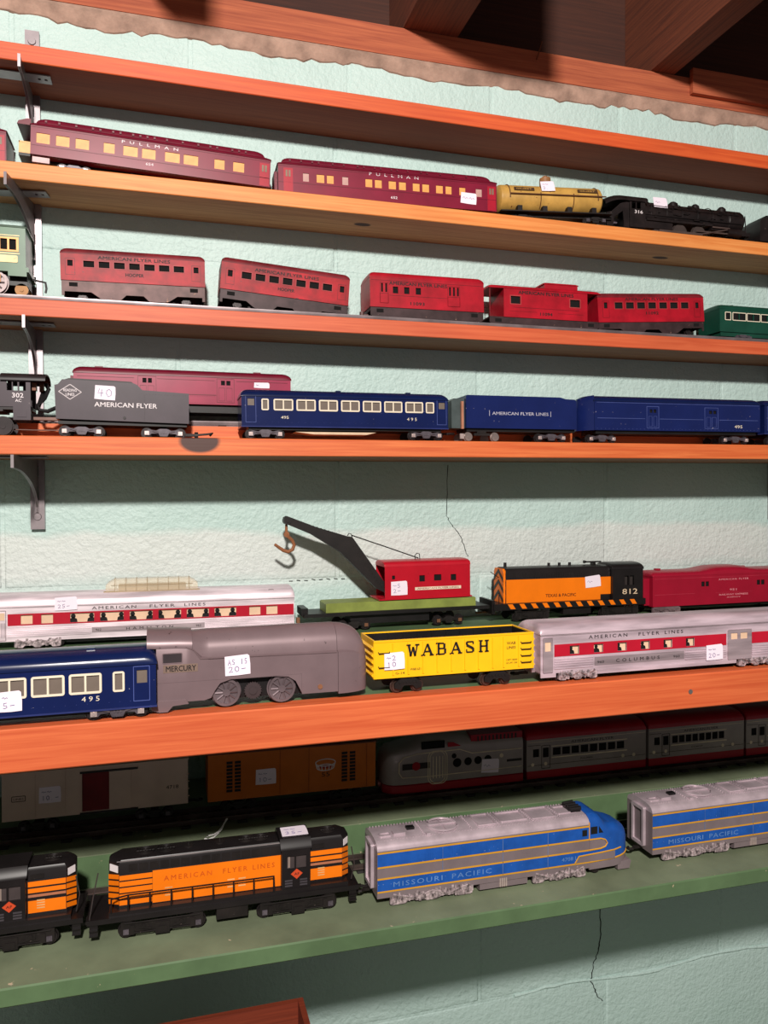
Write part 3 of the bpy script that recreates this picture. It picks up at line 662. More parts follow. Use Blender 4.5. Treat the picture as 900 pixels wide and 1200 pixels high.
m.tube([(70, 4.4, 47), (110, 4.2, 45.5), (226, 6, 45)], 0.5, 5); m.tube([(66, 6, 34), (230, 5.4, 33)], 0.8, 5); m.build('pipework', LB, E316)['kind'] = 'stuff'
add_wheels(E316, (92, 124, 156), 12.5, W, 11.5, 6, paint('tyre_steel', (112, 98, 94), 0.35, 0.6)); add_wheels(E316, (192, 214), 6.5, W, 5.3, 7)
m = MB(); m.box(88, 160, 3, 4.4, 10, 13); m.box(150, 206, 2.2, 3.4, 14.5, 16.5); m.tube([(160, 2.6, 12), (206, 2.6, 22)], 1.2, 6); m.box(176, 206, 1.2, 2.4, 22, 24); m.build('side_rods', paint('rod_steel', (128, 108, 102), 0.35, 0.6), E316)
m = MB(); m.cyl((5, 18), 6, 'x', 202, 226, 16); m.cyl((41, 18), 6, 'x', 202, 226, 16); m.build('cylinder', LB, E316)
m = MB(); m.box(228, 244, 4, 42, 15, 20); m.prism([(238, 15), (252, 5), (252, 3), (236, 3)], 'y', 8, 38); m.tube([(238, 8, 46), (240, 8, 20)], 0.8, 5); m.build('pilot', LB, E316)
m = MB(); m.cyl((23, 52), 3.4, 'x', 236, 243, 14); m.build('headlamp', LB, E316)
price_tag(E316, 0, 0, 23, 16, ['~'], 0, loc=(80, 4.6, 44.5), rot=(R(-13), 0, 0))
# tender behind the next engine
tn = thing('coal_tender', 'black coal tender in front of the engine numbered 316', 'toy train car', .855, .945, 'S2')
m = MB(); m.prism([(0, 12), (0, 40), (4, 46), (60, 50), (66, 44), (130, 44), (130, 12)], 'y', 1, 45); m.build('body', LB, tn)
m = MB(); m.prism([(6, 46), (14, 52), (40, 55), (58, 50)], 'y', 5, 41); m.build('coal_load', paint('coal', (22, 20, 20), 0.6, bump=1.0, bscale=300), tn)
truck(tn, 26, 14, 46, LB, LB, 5); truck(tn, 104, 14, 46, LB, LB, 5); knuckle(tn, 0, 46, 8, -1)

# ================================================================== third shelf: red tin cars on bright track
TINRED = paint('tin_red', (192, 20, 42), 0.42, var=0.18, vscale=34, chip=0.08, chipcol=(108, 40, 38), chipscale=200); TINWORN = paint('tin_red_worn', (190, 16, 34), 0.5, var=0.3, vscale=34, chip=0.24, chipcol=(100, 46, 46), chipscale=90)
TINDK = paint('tin_red_roof', (136, 34, 44), 0.5, var=0.25, vscale=30, chip=0.2, chipcol=(112, 62, 58), chipscale=160)
SKIRT = paint('tin_skirt', (112, 84, 82), 0.5, 0.2, var=0.25, vscale=45, chip=0.12, chipcol=(150, 112, 90), chipscale=160); SKIRTD = paint('tin_skirt_dark', (74, 56, 58), 0.5, 0.2, var=0.25, vscale=45, chip=0.1, chipcol=(130, 100, 90), chipscale=160)
def tin_skirt(root, x0, x1, W, z0, z1, mat, arches=True):
    if arches:
        d = x1-x0; p = [(x0, z1), (x0, z0+3), (x0+3, z0+3), (x0+3, z0+7.5), (x0+d*.20, z0+7.5), (x0+d*.26, z0+1), (x0+d*.29, z0), (x0+d*.40, z0), (x0+d*.44, z0+6), (x0+d*.56, z0+6), (x0+d*.60, z0), (x0+d*.71, z0), (x0+d*.74, z0+1), (x0+d*.80, z0+7.5), (x1-3, z0+7.5), (x1-3, z0+3), (x1, z0+3), (x1, z1)]
    else: p = [(x0, z1), (x0, z0+2), (x0+3, z0), (x1-3, z0), (x1, z0+2), (x1, z1)]
    m = MB(); m.prism(p, 'y', 1.2, 2.0); m.prism(p, 'y', W-2, W-1.2); m.box(x0, x0+1, 2, W-2, z0+7.5, z1); m.box(x1-1, x1, 2, W-2, z0+7.5, z1); m.box(x0+1, x1-1, 2, W-2, z1-1, z1)
    o = m.build('skirt', mat, root)
    strips(o, [(x0+8, x0+17, z1-7, z1-2.5), (x1-17, x1-8, z1-7, z1-2.5)], SHADOWIN, 'step_slot', 1.0, 1.3); return o
def tin_coach(root, L, W, z0, z1, rh, wx, ww, wz, doors, mat, rmat, smat, sk, name2, line='AMERICAN FLYER LINES', arches=True):
    holes = [(x, x+ww, wz[0], wz[1]) for x in wx] + [(d, d+5.6, wz[0]+0.4, wz[1]) for d in doors]
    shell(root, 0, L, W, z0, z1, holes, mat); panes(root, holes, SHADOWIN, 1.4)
    roof(root, -0.2, L+0.2, W, z1, rh, rmat, 0.2, 7, 3.2)
    for x in wx: 
        m = MB(); m.ring(x-0.8, x+ww+0.8, wz[0]-0.8, wz[1]+0.8, 0.8, 0.9, -0.25, 0.05); m.build('window_frame', paint('tin_frame', (190, 70, 72), 0.5), root)
    for d in doors: m = MB(); m.ring(d-2.4, d+8, z0+6, wz[1]+2, 0.35, 0.4, -0.12, 0.05); m.build('door_outline', paint('tin_line', (80, 12, 22), 0.5), root)
    text(root, line, L*0.25, wz[1]+2.6, 3.8, BLACKI, L*0.5, bold=.06); text(root, name2, L*0.5-10, wz[0]-8.2, 3.8, BLACKI, 20, bold=.06)
    tin_skirt(root, 0.6, L-0.6, W, sk, z0+0.3, smat, arches)
    add_wheels(root, (22, 40, L-40, L-22), sk+4.0, W, 4.2, 8)
    return root
wx1 = [24.4+16.5*i for i in range(7)]
RG = 'red tin cars on the bright track'
r1 = thing('tin_coach', 'scuffed red tin coach standing level beside the green tin locomotive', 'toy train car', -.1080, .936, 'S3', 7.6, .012, 0, RG)
tin_coach(r1, 159, 46, 20, 50, 8.5, wx1, 11.6, (35.5, 42.6), [7.5, 146], TINWORN, TINDK, SKIRT, 0.0, 'HOOPER')
r2 = thing('tin_coach', 'scuffed red tin coach tipped off the track at one end', 'toy train car', .0665, .936, 'S3', 11.5, -.074, 0, RG)
tin_coach(r2, 157, 46, 18.5, 50.5, 8.5, wx1, 11.6, (33.5, 41.6), [8, 145], TINWORN, TINDK, SKIRTD, 0.0, 'HOOPER')
r3 = thing('tin_baggage_car', 'bright red tin baggage car with barred doors and three square windows', 'toy train car', .2530, .936, 'S3', 7.6, .008, 0, RG)
h3 = [(30, 37, 30, 38.5), (45, 52, 30, 38.5), (60.5, 67.5, 30, 38.5)]; bars = [(14.5, 17, 31, 42), (20, 22.5, 31, 42), (106, 108.5, 31, 42), (111.5, 114, 31, 42), (117, 119.5, 31, 42)]
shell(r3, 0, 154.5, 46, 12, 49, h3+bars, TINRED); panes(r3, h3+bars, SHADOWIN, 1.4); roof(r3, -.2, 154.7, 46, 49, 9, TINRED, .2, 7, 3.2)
LINE = paint('tin_line', (80, 12, 22), 0.5)
for a, b in ((13, 24), (104, 121)): m = MB(); m.ring(a, b, 17, 43, .4, .4, -.12, .05); m.ring(a, b, 17, 29.5, .4, .4, -.12, .05); m.build('door_outline', LINE, r3)
strips(r3, [(25, 103, 27, 27.4), (1, 153, 45.4, 45.8)], LINE, 'belt_line', -.12)
text(r3, 'AMERICAN FLYER LINES', 25, 40.6, 4.2, BLACKI, 78, bold=.06); text(r3, '11093', 53, 16.2, 4.0, BLACKI, 19, bold=.06); tin_skirt(r3, .6, 154, 46, 0, 12.3, SKIRTD, False)
m = MB(); m.cyl((-6, 20), 3, 'z', 0.5, 9, 12); m.box(-6, 2, 18, 22, 4, 6); m.build('coupler', SKIRT, r3)
cb = thing('tin_caboose', 'red tin caboose with cupola and open end platforms', 'toy train car', .4360, .936, 'S3', 7.6, .004, 0, RG)
hc_ = [(10, 24, 27.5, 37.5), (98, 113, 27.5, 37.5)]
shell(cb, 0, 124.5, 46, 9.5, 47, hc_, TINRED); panes(cb, hc_, SHADOWIN, 1.4)
for a, b, c, d in hc_: m = MB(); m.ring(a-1.2, b+1.2, c-1.2, d+1.2, 1.2, .8, -.3, .05); m.build('window_frame', paint('tin_frame', (190, 70, 72), 0.5), cb)
roof(cb, -22, 145, 46, 47, 6, TINRED, .8, 8, 3.0); m = MB(); m.panel(0, 50, 51.5, 58, [], 6, 7); m.panel(0, 50, 51.5, 58, [(5, 12, 53, 57)], 39, 40); m.box(0, 1, 7, 39, 51.5, 58); m.box(49, 50, 7, 39, 51.5, 58); co = m.build('cupola', TINRED, cb, (63, 0, 0)); roof(co, -1.5, 51.5, 34, 58, 3.4, TINRED, .8, 5, 3, 'cupola_roof', y0=6)
text(cb, 'AMERICAN FLYER LINES', 21, 40.6, 4.4, BLACKI, 82, bold=.06); text(cb, '11094', 53, 13.6, 4.2, BLACKI, 18, bold=.06); strips(cb, [(14, 112, 22.6, 23), (8, 48, 17.5, 17.8), (80, 118, 17.5, 17.8)], LINE, 'belt_line', -.12)
tin_skirt(cb, -20, 143, 46, 0, 9.6, SKIRTD, False)
for x in (-20, 142): m = MB(); m.box(x, x+1.2, 1.5, 2.7, 9.6, 47); m.box(x, x+1.2, 43, 44.2, 9.6, 47); m.box(x, x+1.0, 2, 44, 24, 25); m.build('platform_railing', TINDK, cb)
r5 = thing('tin_coach', 'bright red tin coach with its end raised next to the green tin coach', 'toy train car', .5790, .936, 'S3', 1.0, .062, 0, RG)
tin_coach(r5, 172, 46, 16.5, 50.5, 8.0, [26.5+17.9*i for i in range(7)], 12.4, (35, 43.6), [9.5, 158], TINRED, TINDK, SKIRTD, 0.0, '11092')
GRNTIN = paint('tin_green', (24, 78, 62), 0.4, var=0.14, vscale=30); CREAM = paint('cream_frame', (226, 212, 190), 0.4, var=0.04)
g6 = thing('tin_coach', 'dark green tin coach with cream framed windows', 'toy train car', .7760, .936, 'S3', 6.5, .0)
hg = [(10, 18, 27, 36.5), (23, 33, 27, 36.5), (34.5, 44.5, 27, 36.5), (48, 58, 27, 36.5), (59.5, 69.5, 27, 36.5)] + [(73+25*k+d, 83+25*k+d, 27, 36.5) for k in range(4) for d in (0, 11.5)]
shell(g6, 0, 190, 46, 9, 42, hg, GRNTIN, True); roof(g6, -.3, 190.3, 46, 42, 8.5, GRNTIN, .4, 10, 2.8)
for a, b in [(10, 18), (23, 44.5), (48, 69.5)] + [(73+25*k, 94.5+25*k) for k in range(4)]: m = MB(); m.ring(a-1.3, b+1.3, 25.7, 37.8, 1.1, 1.2, -.35, .05); m.build('window_frame', CREAM, g6)
panes(g6, hg, SHADOWIN, 1.4); m = MB(); m.box(3, 190, 2, 44, 3, 9); m.build('skirt', GRNTIN, g6); truck(g6, 42, 13, 46, TRUCKG, None, 3.4, -2.5); m = MB(); m.cyl((36, 20), 3, 'z', 50, 53, 10); m.build('roof_vent', GRNTIN, g6)
# green tin locomotive at the end of the shelf
GL = paint('loco_green_tin', (92, 130, 100), 0.35, var=0.12, vscale=30); GLD = paint('loco_green_dark', (70, 110, 84), 0.38, var=0.12); BRASS = paint('brass', (176, 122, 72), 0.36, 0.4, var=0.15); CREAMB = paint('brass_pale', (204, 184, 136), 0.4, 0.2)
gl = thing('electric_locomotive', 'pale green tin electric locomotive with brass windows and spoked wheels', 'toy locomotive', -.1440, .936, 'S3', 7.6, 0)
hl = [(-25.5, -18.5, 49, 61), (-16.5, -9.5, 49, 61), (-75, -68, 49, 61), (-66, -59, 49, 61)]
shell(gl, -160, 0, 48, 30, 74, hl, GL); panes(gl, hl, SHADOWIN, 1.6)
for a in (-28, -77.5): m = MB(); m.panel(a, a+21, 47, 63, [(a+2.5, a+9.5, 49, 61), (a+11.5, a+18.5, 49, 61)], -.6, .1); m.build('window_frame', BRASS, gl)
roof(gl, -162, 2, 48, 74, 4.5, paint('tin_roof_green', (120, 140, 124), .35, .2), .8, 10, 3); m = MB(); m.box(-156, 3, -1.5, 49.5, 25, 30.2); m.build('sill', GL, gl); strips(gl, [(-150, -6, 44.4, 45.6), (-150, -6, 64.5, 65.4)], CREAMB, 'trim_strip', -.5)
m = MB(); m.ring(-46, -8, 35, 43, 4, 1.5, -.7, .1); m.box(-43, -11, -.5, .1, 36.5, 41.5); m.build('name_plate', CREAMB, gl); strips(gl, [(-18, 1, 20, 28)], GL, 'step_board', -2, -1)
WHG = paint('wheel_grey', (150, 134, 134), 0.4, 0.4, var=0.2)
for x in (-32, -80, -128):
    for y, rz in ((2, 0), (46, PI)):
        m = MB(); m.cyl((0, 0), 12.6, 'y', 1.2, 3.2, 28); m.cyl((0, 0), 13.8, 'y', 3.2, 4.2, 28)
        m.add([], []); q = [(12.6*math.cos(2*PI*k/28), 12.6*math.sin(2*PI*k/28)) for k in range(28)]; m.loft([[(0+f*a, yy, f*b) for a, b in q] for f, yy in ((1, 1.2), (1, -.4), (.8, -.4), (.8, 1.2))], caps=False)
        for k in range(8): a = PI*k/4; m.tube([(2*math.cos(a), .5, 2*math.sin(a)), (10.6*math.cos(a), .5, 10.6*math.sin(a))], .9, 5)
        m.cyl((0, 0), 3, 'y', -.8, 1.2, 14); m.build('wheel', WHG, gl, (x, y, 13.2), (0, 0, rz))
m = MB(); m.box(-48, -26, 0, 3, 13, 22); m.build('journal_frame', BRASS, gl)
for y in (8, 34): m = MB(); m.cyl((-6, 7.5), 7, 'y', y, y+5, 20); m.cyl((-6, 7.5), 2.2, 'y', y-1, y+6, 10); m.build('pony_wheel', paint('pony_yellow', (214, 150, 82), 0.5, var=0.2), gl)
m = MB(); m.box(-150, 0, 8, 40, 12, 25); m.build('frame', BLACK, gl); m = MB(); m.tube([(2, 24, 24), (12, 23, 22), (17, 22, 21), (18, 22, 14), (17, 22, 9)], 1.2, 6); m.build('coupler_hook', BLACKM, gl)
# ================================================================== fourth shelf: black tender, blue passenger train
GUN = paint('gunmetal_plastic', (78, 66, 74), 0.42, var=0.1, vscale=30, chip=0.02, chipcol=(120, 110, 112)); GUND = paint('gunmetal_dark', (46, 38, 40), 0.45, var=0.15)
l3 = thing('steam_locomotive', 'black plastic steam locomotive cab numbered 302 with a hose to its tender', 'toy locomotive', -.1245, .886, 'S4')
m = MB(); m.panel(-44, -9, 31, 61, [(-32, -27, 48, 57.5), (-26, -21.5, 48, 57.5), (-20, -13.5, 48, 57.5)], 2, 3.2); m.panel(-44, -9, 31, 61, [(-32, -22, 48, 57.5)], 38.8, 40); m.box(-44, -43, 3.2, 38.8, 31, 61); m.build('cab', GUN, l3)
m = MB(); sec = arch(42, 8, 60, 1.5, 2.2, y0=0); m.loft([[(x, y, z) for y, z in sec]+[(x, y, z-1.6) for y, z in sec[::-1]] for x in (-38, 6)]); m.build('cab_roof', GUND, l3)
text(l3, '302', -27, 40.6, 5, WHITE, 11, 1.85, bold=.02); text(l3, 'AC', -24, 36, 3.2, WHITE, 6, 1.85)
m = MB(); rings = []
for x, rr in ((-200, 12), (-199, 15), (-60, 16.5), (-43, 17)): rings.append([(x, 21+rr*math.cos(2*PI*k/24), 42+rr*math.sin(2*PI*k/24)) for k in range(24)])
m.loft(rings); m.build('boiler', GUN, l3)
m = MB(); m.box(-60, -9, 3, 39, 28, 31.5); m.box(-120, -36, 2, 40, 26, 28.5); m.build('running_board', GUND, l3)
m = MB(); m.box(-26, -9, 1, 6, 17, 32); m.box(-22, -13, .4, 1, 20, 27); m.build('step_box', GUN, l3)
for k, (a, b) in enumerate((((-10, 30, 58), (2, 30, 47)), ((-7, 12, 58), (4, 10, 47)))): m = MB(); m.box(-9+k*6, -5+k*6, 12+k*10, 20+k*10, 50, 58); m.build('cab_fitting', paint('fitting_brown', (150, 96, 70), 0.5), l3)
for pts in (((4, 18, 58), (7, 16, 52), (3, 15, 42), (-4, 14, 34), (-2, 14, 29), (6, 14, 28), (16, 16, 33), (20, 18, 36)), ((1, 26, 52), (-3, 26, 40), (-6, 26, 30))):
    m = MB(); m.tube(pts, 2.2, 8); m.build('hose', BLACK, l3)
m = MB(); m.box(-9, 18, 18, 24, 19, 22); m.tube([(-34, 20, 8.5), (-10, 19, 8), (18, 18, 8)], .7, 6); m.build('drawbar', paint('drawbar_brown', (120, 92, 84), 0.45, 0.4), l3)
add_wheels(l3, (-37, -64, -91), 10.6, 42, 9.5, 5)
# tender
td = thing('coal_tender', 'grey black tender with white lettering and a white diamond emblem', 'toy train car', -.1104, .886, 'S4', 0, -.012)
m = MB(); m.prism([(1.5, 19), (0, 55), (3.4, 55.8), (7.7, 61.3), (80, 60.2), (84, 58.6), (89.5, 53), (139.2, 51), (139.2, 17.5)], 'y', 0, 42); m.build('body', GUN, td)
m = MB(); m.prism([(9, 61.4), (14, 63.2), (50, 62.8), (78, 62), (80, 60.4)], 'y', 3, 39); m.build('coal_load', GUND, td)
m = MB(); m.box(3, 137, 4, 38, 14, 17.4); m.build('underframe', BLACK, td)
d = MB()
cx, cz, a, b = 15.6, 48, 11.4, 8.0
for p, q in (((cx-a, cz), (cx, cz+b)), ((cx, cz+b), (cx+a, cz)), ((cx+a, cz), (cx, cz-b)), ((cx, cz-b), (cx-a, cz))): d.tube([(p[0], -.1, p[1]), (q[0], -.1, q[1])], .45, 4)
d.build('diamond_emblem', WHITE, td); text(td, 'READING', cx-6.6, cz+.4, 3.0, WHITE, 13.2, bold=.01); text(td, 'LINES', cx-4.4, cz-4.0, 3.0, WHITE, 8.8, bold=.01)
text(td, 'AMERICAN FLYER', 40, 33.3, 5.2, WHITE, 65, bold=.012); price_tag(td, 40, 41.2, 21.5, 15.5, ['40'], -.04)
m = MB()
for k in range(14): m.cyl((94+k*3.2, 48.5), .35, 'y', -.25, 0, 6); m.cyl((92, 20+k*2.1), .35, 'y', -.25, 0, 6)
m.cyl((71, 22), 1.6, 'y', -.8, 0, 10); m.build('rivets', GUND, td)['kind'] = 'stuff'
truck(td, 27, 18.5, 42, TRUCKG, NICKEL, 5.2); truck(td, 112, 19, 42, TRUCKG, NICKEL, 5.2)
m = MB(); m.box(136, 150, 18, 24, 5, 8); m.cyl((21, 6), 4.2, 'x', 146, 150, 14); m.tube([(150, 21, 7), (160, 20, 8), (166, 18, 9), (163, 16, 6)], 1.2, 6); m.build('coupler', BLACKM, td)
# maroon baggage car on the riser
PINKM = paint('maroon_lit', (176, 56, 88), 0.3, var=0.08, vscale=25)  # same maroon as the coaches, lightened to paint in the light on its side
mbg = thing('baggage_car', 'maroon baggage car on the riser behind the black tender', 'toy train car', -.0970, .945, 'S4', 26.2, -.004)
dh = [(75.5, 80, 43, 48.5), (81.6, 86, 43, 48.5), (165.7, 170.4, 43, 48.5), (172, 176.8, 43, 48.5)]
shell(mbg, 0, 250, 47, 19.5, 52, dh, PINKM); panes(mbg, dh, SHADOWIN, 1.2); roof(mbg, -1, 251, 47, 52, 9, MAROOND, .8, 10, 3.2)
for x in (70, 160.5): m = MB(); m.ring(x, x+21, 22, 51, .6, .5, -.35, .05); m.ring(x+2.5, x+9.8, 24, 40, .4, .4, -.3, .05); m.ring(x+11.2, x+18.5, 24, 40, .4, .4, -.3, .05); m.build('baggage_door', MAROOND, mbg)
strips(mbg, [(92, 160, 30.5, 31.3), (4, 66, 48, 48.5), (92, 158, 48, 48.5), (184, 246, 48, 48.5)], MAROOND, 'belt_rail', -.4)
rv = MB()
for k in range(34): rv.cyl((92+k*2, 29.3), .35, 'y', -.35, 0, 6); rv.cyl((92+k*2, 21.3), .35, 'y', -.35, 0, 6)
rv.build('rivets', MAROOND, mbg)['kind'] = 'stuff'; price_tag(mbg, 205, 41, 19, 7, ['~'], 0)
m = MB(); m.box(4, 246, 5, 42, 10, 19.4); m.build('underframe', BLACK, mbg); truck(mbg, 36, 14, 47, BLACKM, BLACKM, 4.6, 0); truck(mbg, 214, 14, 47, BLACKM, BLACKM, 4.6, 0)
m = MB(); m.box(-4.5, 0, 12, 35, 20, 50); m.build('diaphragm', MAROOND, mbg)
for x in (22, 206): m = MB(); m.box(x, x+9, 14, 17, 60, 62.4); m.build('roof_vent', MAROOND, mbg)
# blue tin passenger cars
BLUE = paint('enamel_blue', (20, 34, 88), 0.22, var=0.08, vscale=25, chip=0.03, chipcol=(200, 190, 190), chipscale=330); BLUED = paint('enamel_blue_roof', (18, 32, 78), 0.2, var=0.08); GREYPANE = paint('grey_pane', (132, 118, 108), 0.3, var=0.1)
def blue_coach(root, L=251, W=44, z0=15, z1=49, rh=9.5, wz=(34, 45.5), nd=7, x1=37.5, pitch=26.55, ww=21, num=True, mir=False):
    X = (lambda a, b: (L-b, L-a)) if mir else (lambda a, b: (a, b))
    singles = [X(23.6, 30.2), X(223, 232)]; dbl = [X(x1+pitch*i, x1+pitch*i+ww) for i in range(nd)]; doors = [X(4.5, 16.5), X(236.5, 249)]
    holes = [(a+.6, b-.6, wz[0]+.6, wz[1]-.6) for a, b in singles]
    for a, b in dbl: mid = (a+b)/2; holes += [(a+.8, mid-.6, wz[0]+.6, wz[1]-.6), (mid+.6, b-.8, wz[0]+.6, wz[1]-.6)]
    dw = [(a+2.5, b-2, wz[0]+4.5, wz[1]+1) for a, b in doors]
    shell(root, 0, L, W, z0, z1, holes+dw, BLUE); panes(root, holes+dw, GREYPANE, .6)
    for a, b in singles: m = MB(); m.ring(a-.9, b+.9, wz[0]-.9, wz[1]+.9, 1.5, 1.6, -.5, .05); m.build('window_frame', CREAM, root)
    for a, b in dbl:
        m = MB(); m.ring(a-.9, b+.9, wz[0]-.9, wz[1]+.9, 1.7, 1.8, -.5, .05); m.box((a+b)/2-.75, (a+b)/2+.75, -.45, .05, wz[0], wz[1]); m.build('window_frame', CREAM, root)
    for a, b in doors: m = MB(); m.ring(a, b, z0+4, wz[1]+4, .5, .5, -.3, .05); m.build('door_outline', paint('blue_line', (84, 98, 164), 0.3), root)
    roof(root, -.8, L+.8, W, z1, rh, BLUED, .9, 9, 2.6)
    m = MB(); m.box(-.5, L+.5, -.6, W+.6, z0-1.2, z0); m.build('sill_rail', paint('sill_blue', (52, 62, 122), 0.25), root)
    for k in (.45, .8):
        m = MB(); m.box(L*k, L*k+6, 12, 18, z1+rh-2.2, z1+rh+.8); m.build('roof_vent', BLUED, root)
    rv = MB()
    for k in range(30): rv.cyl((12+k*7.6, z0+4.5+(k % 3)*.0), .4, 'y', -.3, 0, 6)
    rv.build('rivets', paint('sill_blue', (52, 62, 122), 0.25), root)['kind'] = 'stuff'
    if num:
        a = (L-54) if not mir else (L-54); zt_ = min(z0+8.6, wz[0]-6.6); text(root, '495', a+1, zt_, 3.8, CREAM, 12.5, spacing=1.5, bold=0)
        text(root, '495', 45, zt_, 3.4, CREAM, 9, bold=0)
    m = MB(); m.box(8, L-8, 4, W-4, z0-4, z0-1.2); m.build('underframe', BLACK, root)
    truck(root, 27, 18, W, TRUCKG, NICKEL, 5.0); truck(root, L-28, 18, W, TRUCKG, NICKEL, 5.0); knuckle(root, L, W, 10, 1)
BG = 'blue tin passenger cars'
bc = thing('passenger_coach', 'blue enamel coach 495 with cream windows beside the blue tender', 'toy train car', .0875, .888, 'S4', 0, .004, 0, BG)
blue_coach(bc)
m = MB(); m.prism([(62, 9.0), (84, 6.2), (148, 6.2), (160, 9.0)], 'y', 3, 40); m.build('belly_pan', paint('belly_cream', (214, 190, 160), 0.5), bc)
bt = thing('coal_tender', 'plain blue tin tender without windows between two blue cars', 'toy train car', .3605, .888, 'S4', 0, .002)
TB = paint('enamel_blue_worn', (24, 38, 98), 0.26, var=0.08, vscale=25, chip=0.10, chipcol=(178, 166, 172), chipscale=210)
m = MB(); m.prism([(2, 17), (2, 57.5), (4, 58), (132, 58), (140, 56), (153, 55.6), (155.5, 53), (155.5, 17)], 'y', 0, 42); m.build('body', TB, bt)
m = MB(); m.prism([(-15, 17), (-15, 51), (-12, 54), (2, 54), (2, 17)], 'y', 6, 36); m.build('water_scoop_end', paint('green_grey_tin', (84, 96, 96), 0.4), bt)
m = MB(); m.box(-4, -1, 0.5, 4, 16, 50); m.build('end_post', paint('post_copper', (206, 140, 112), 0.4), bt)
text(bt, 'AMERICAN FLYER LINES', 37, 34, 4.0, paint('pale_ink', (186, 182, 196), 0.5), 78); strips(bt, [(33, 33.6, 32.5, 39.5), (118, 118.6, 32.5, 39.5)], paint('pale_ink', (186, 182, 196), 0.5), 'bracket_mark', -.15)
m = MB(); m.box(4, 154, 4, 38, 13, 16.9); m.build('underframe', BLACK, bt); truck(bt, 120, 18, 42, TRUCKG, NICKEL, 5.0)
add_wheels(bt, (6, 42), 6.2, 42, 5.0, 2.4, paint('nickel_wheel', (150, 136, 132), 0.35, 0.6)); m = MB(); m.box(14, 36, 4, 8, 8, 11); m.box(18, 30, 3.5, 8, 11, 14); m.build('truck_remnant', BLACKM, bt); m = MB(); m.box(-6, -1, .6, 3, 3.6, 10); m.build('coupler_pocket', NICKEL, bt)
bb = thing('baggage_car', 'blue enamel baggage car with rounded end and two paneled doors', 'toy train car', .5436, .890, 'S4', 0, .004, 0, BG)
bh = [(83.5, 87.6, 41.5, 46), (89.4, 93.6, 41.5, 46), (177.5, 182.6, 41.5, 46), (184.4, 189.5, 41.5, 46)]
shell(bb, 0, 262, 44, 17.5, 55.5, bh, TB); panes(bb, bh, SHADOWIN, 1.2); roof(bb, -1, 263, 44, 55.5, 8.5, BLUED, .8, 9, 2.6)
m = MB(); ring_ = [(-15*math.sin(PI*k/10) if 0 < k < 10 else 0, 1+42*k/10) for k in range(11)]
m.loft([[(x*f, y, z) for x, y in ring_] + [(0, 43, z), (0, 1, z)] for z, f in ((17.5, 1.05), (20, 1), (55, 1), (60, .85), (63, .4))]); m.build('rounded_end', TB, bb)
for x, w_ in ((78.5, 19), (170, 22)): m = MB(); m.ring(x, x+w_, 21, 50, .6, .5, -.35, .05); m.ring(x+3, x+w_/2-1, 23, 37, .35, .4, -.3, .05); m.ring(x+w_/2+1, x+w_-3, 23, 37, .35, .4, -.3, .05); m.build('baggage_door', paint('blue_line', (84, 98, 164), 0.3), bb)
BLINE = paint('blue_line', (84, 98, 164), 0.3); strips(bb, [(4, 76, 33, 33.7), (99, 168, 33, 33.7), (194, 258, 33, 33.7), (3, 260, 53.6, 54.2)], BLINE, 'belt_rail', -.35)
rv = MB()
for k in range(44): rv.cyl((4+k*5.9, 19.6), .4, 'y', -.3, 0, 6)
rv.build('rivets', BLINE, bb)['kind'] = 'stuff'; text(bb, '495', 219, 22.5, 4.2, CREAM, 13); m = MB(); m.box(4, 258, 4, 40, 13, 17.4); m.build('underframe', BLACK, bb)
truck(bb, 12, 18, 44, TRUCKG, NICKEL, 5.0); truck(bb, 222, 19, 44, TRUCKG, NICKEL, 5.0)
be = thing('passenger_coach', 'tall blue coach beyond the blue baggage car', 'toy train car', .8130, .890, 'S4', 0, 0, 0, BG)
blue_coach(be, 251, 44, 17, 56, 9, (40, 51), num=False)

# ================================================================== fifth shelf, back row
SILV = streaked('silver_plate', (240, 222, 230), 0.36, 0.2); SILVD = streaked('silver_flute', (176, 158, 164), 0.4, 0.4); STRIPE = paint('stripe_red', (204, 26, 52), 0.35, var=0.05); SILT = paint('silver_truck', (190, 172, 176), 0.32, 0.4, var=0.5, vscale=220, bump=1.0, bscale=420)
PEOPLE = paint('silhouette_black', (18, 15, 15), 0.7, var=0.02)
def lumpy_truck(root, x0, x1, z0, z1, W, mat, y=0.0, seed=1):
    rnd = random.Random(seed); m = MB(); L = x1-x0
    pf = [(0, z0+1), (0, z1-1.5), (3, z1), (L-3, z1), (L, z1-1.5), (L, z0+1), (L-2, z0), (L*.82, z0), (L*.78, z0+2.2), (L*.62, z0+2.2), (L*.56, z0), (L*.44, z0), (L*.38, z0+2.2), (L*.22, z0+2.2), (L*.18, z0), (2, z0)]
    for a, b in ((y, y+2.4), (W-y-2.4, W-y)): m.prism(pf, 'y', a, b)
    m.box(4, L-4, y+2.4, W-y-2.4, z1-4, z1-1)
    for k in range(int(L/3.4)):
        x = 1.5+k*3.4; m.box(x, x+rnd.uniform(1.2, 3), y-rnd.uniform(.4, 1.3), y+.2, z0+rnd.uniform(.8, 3.5), z1-rnd.uniform(.6, 3.6))
    for k in range(int(L/8)): 
        x = 4+k*8+rnd.uniform(-1, 1); m.cyl((x, (z0+z1)/2+rnd.uniform(-2, 2)), rnd.uniform(1.0, 1.9), 'y', y-1.6, y+.2, 9)
    m.tube([(3, y-.8, z1-2), (L*.3, y-.8, z0+4), (L*.5, y-.8, z1-3), (L*.7, y-.8, z0+4), (L-3, y-.8, z1-2)], .8, 5)
    t = m.build('truck', mat, root, (x0, 0, 0)); return t
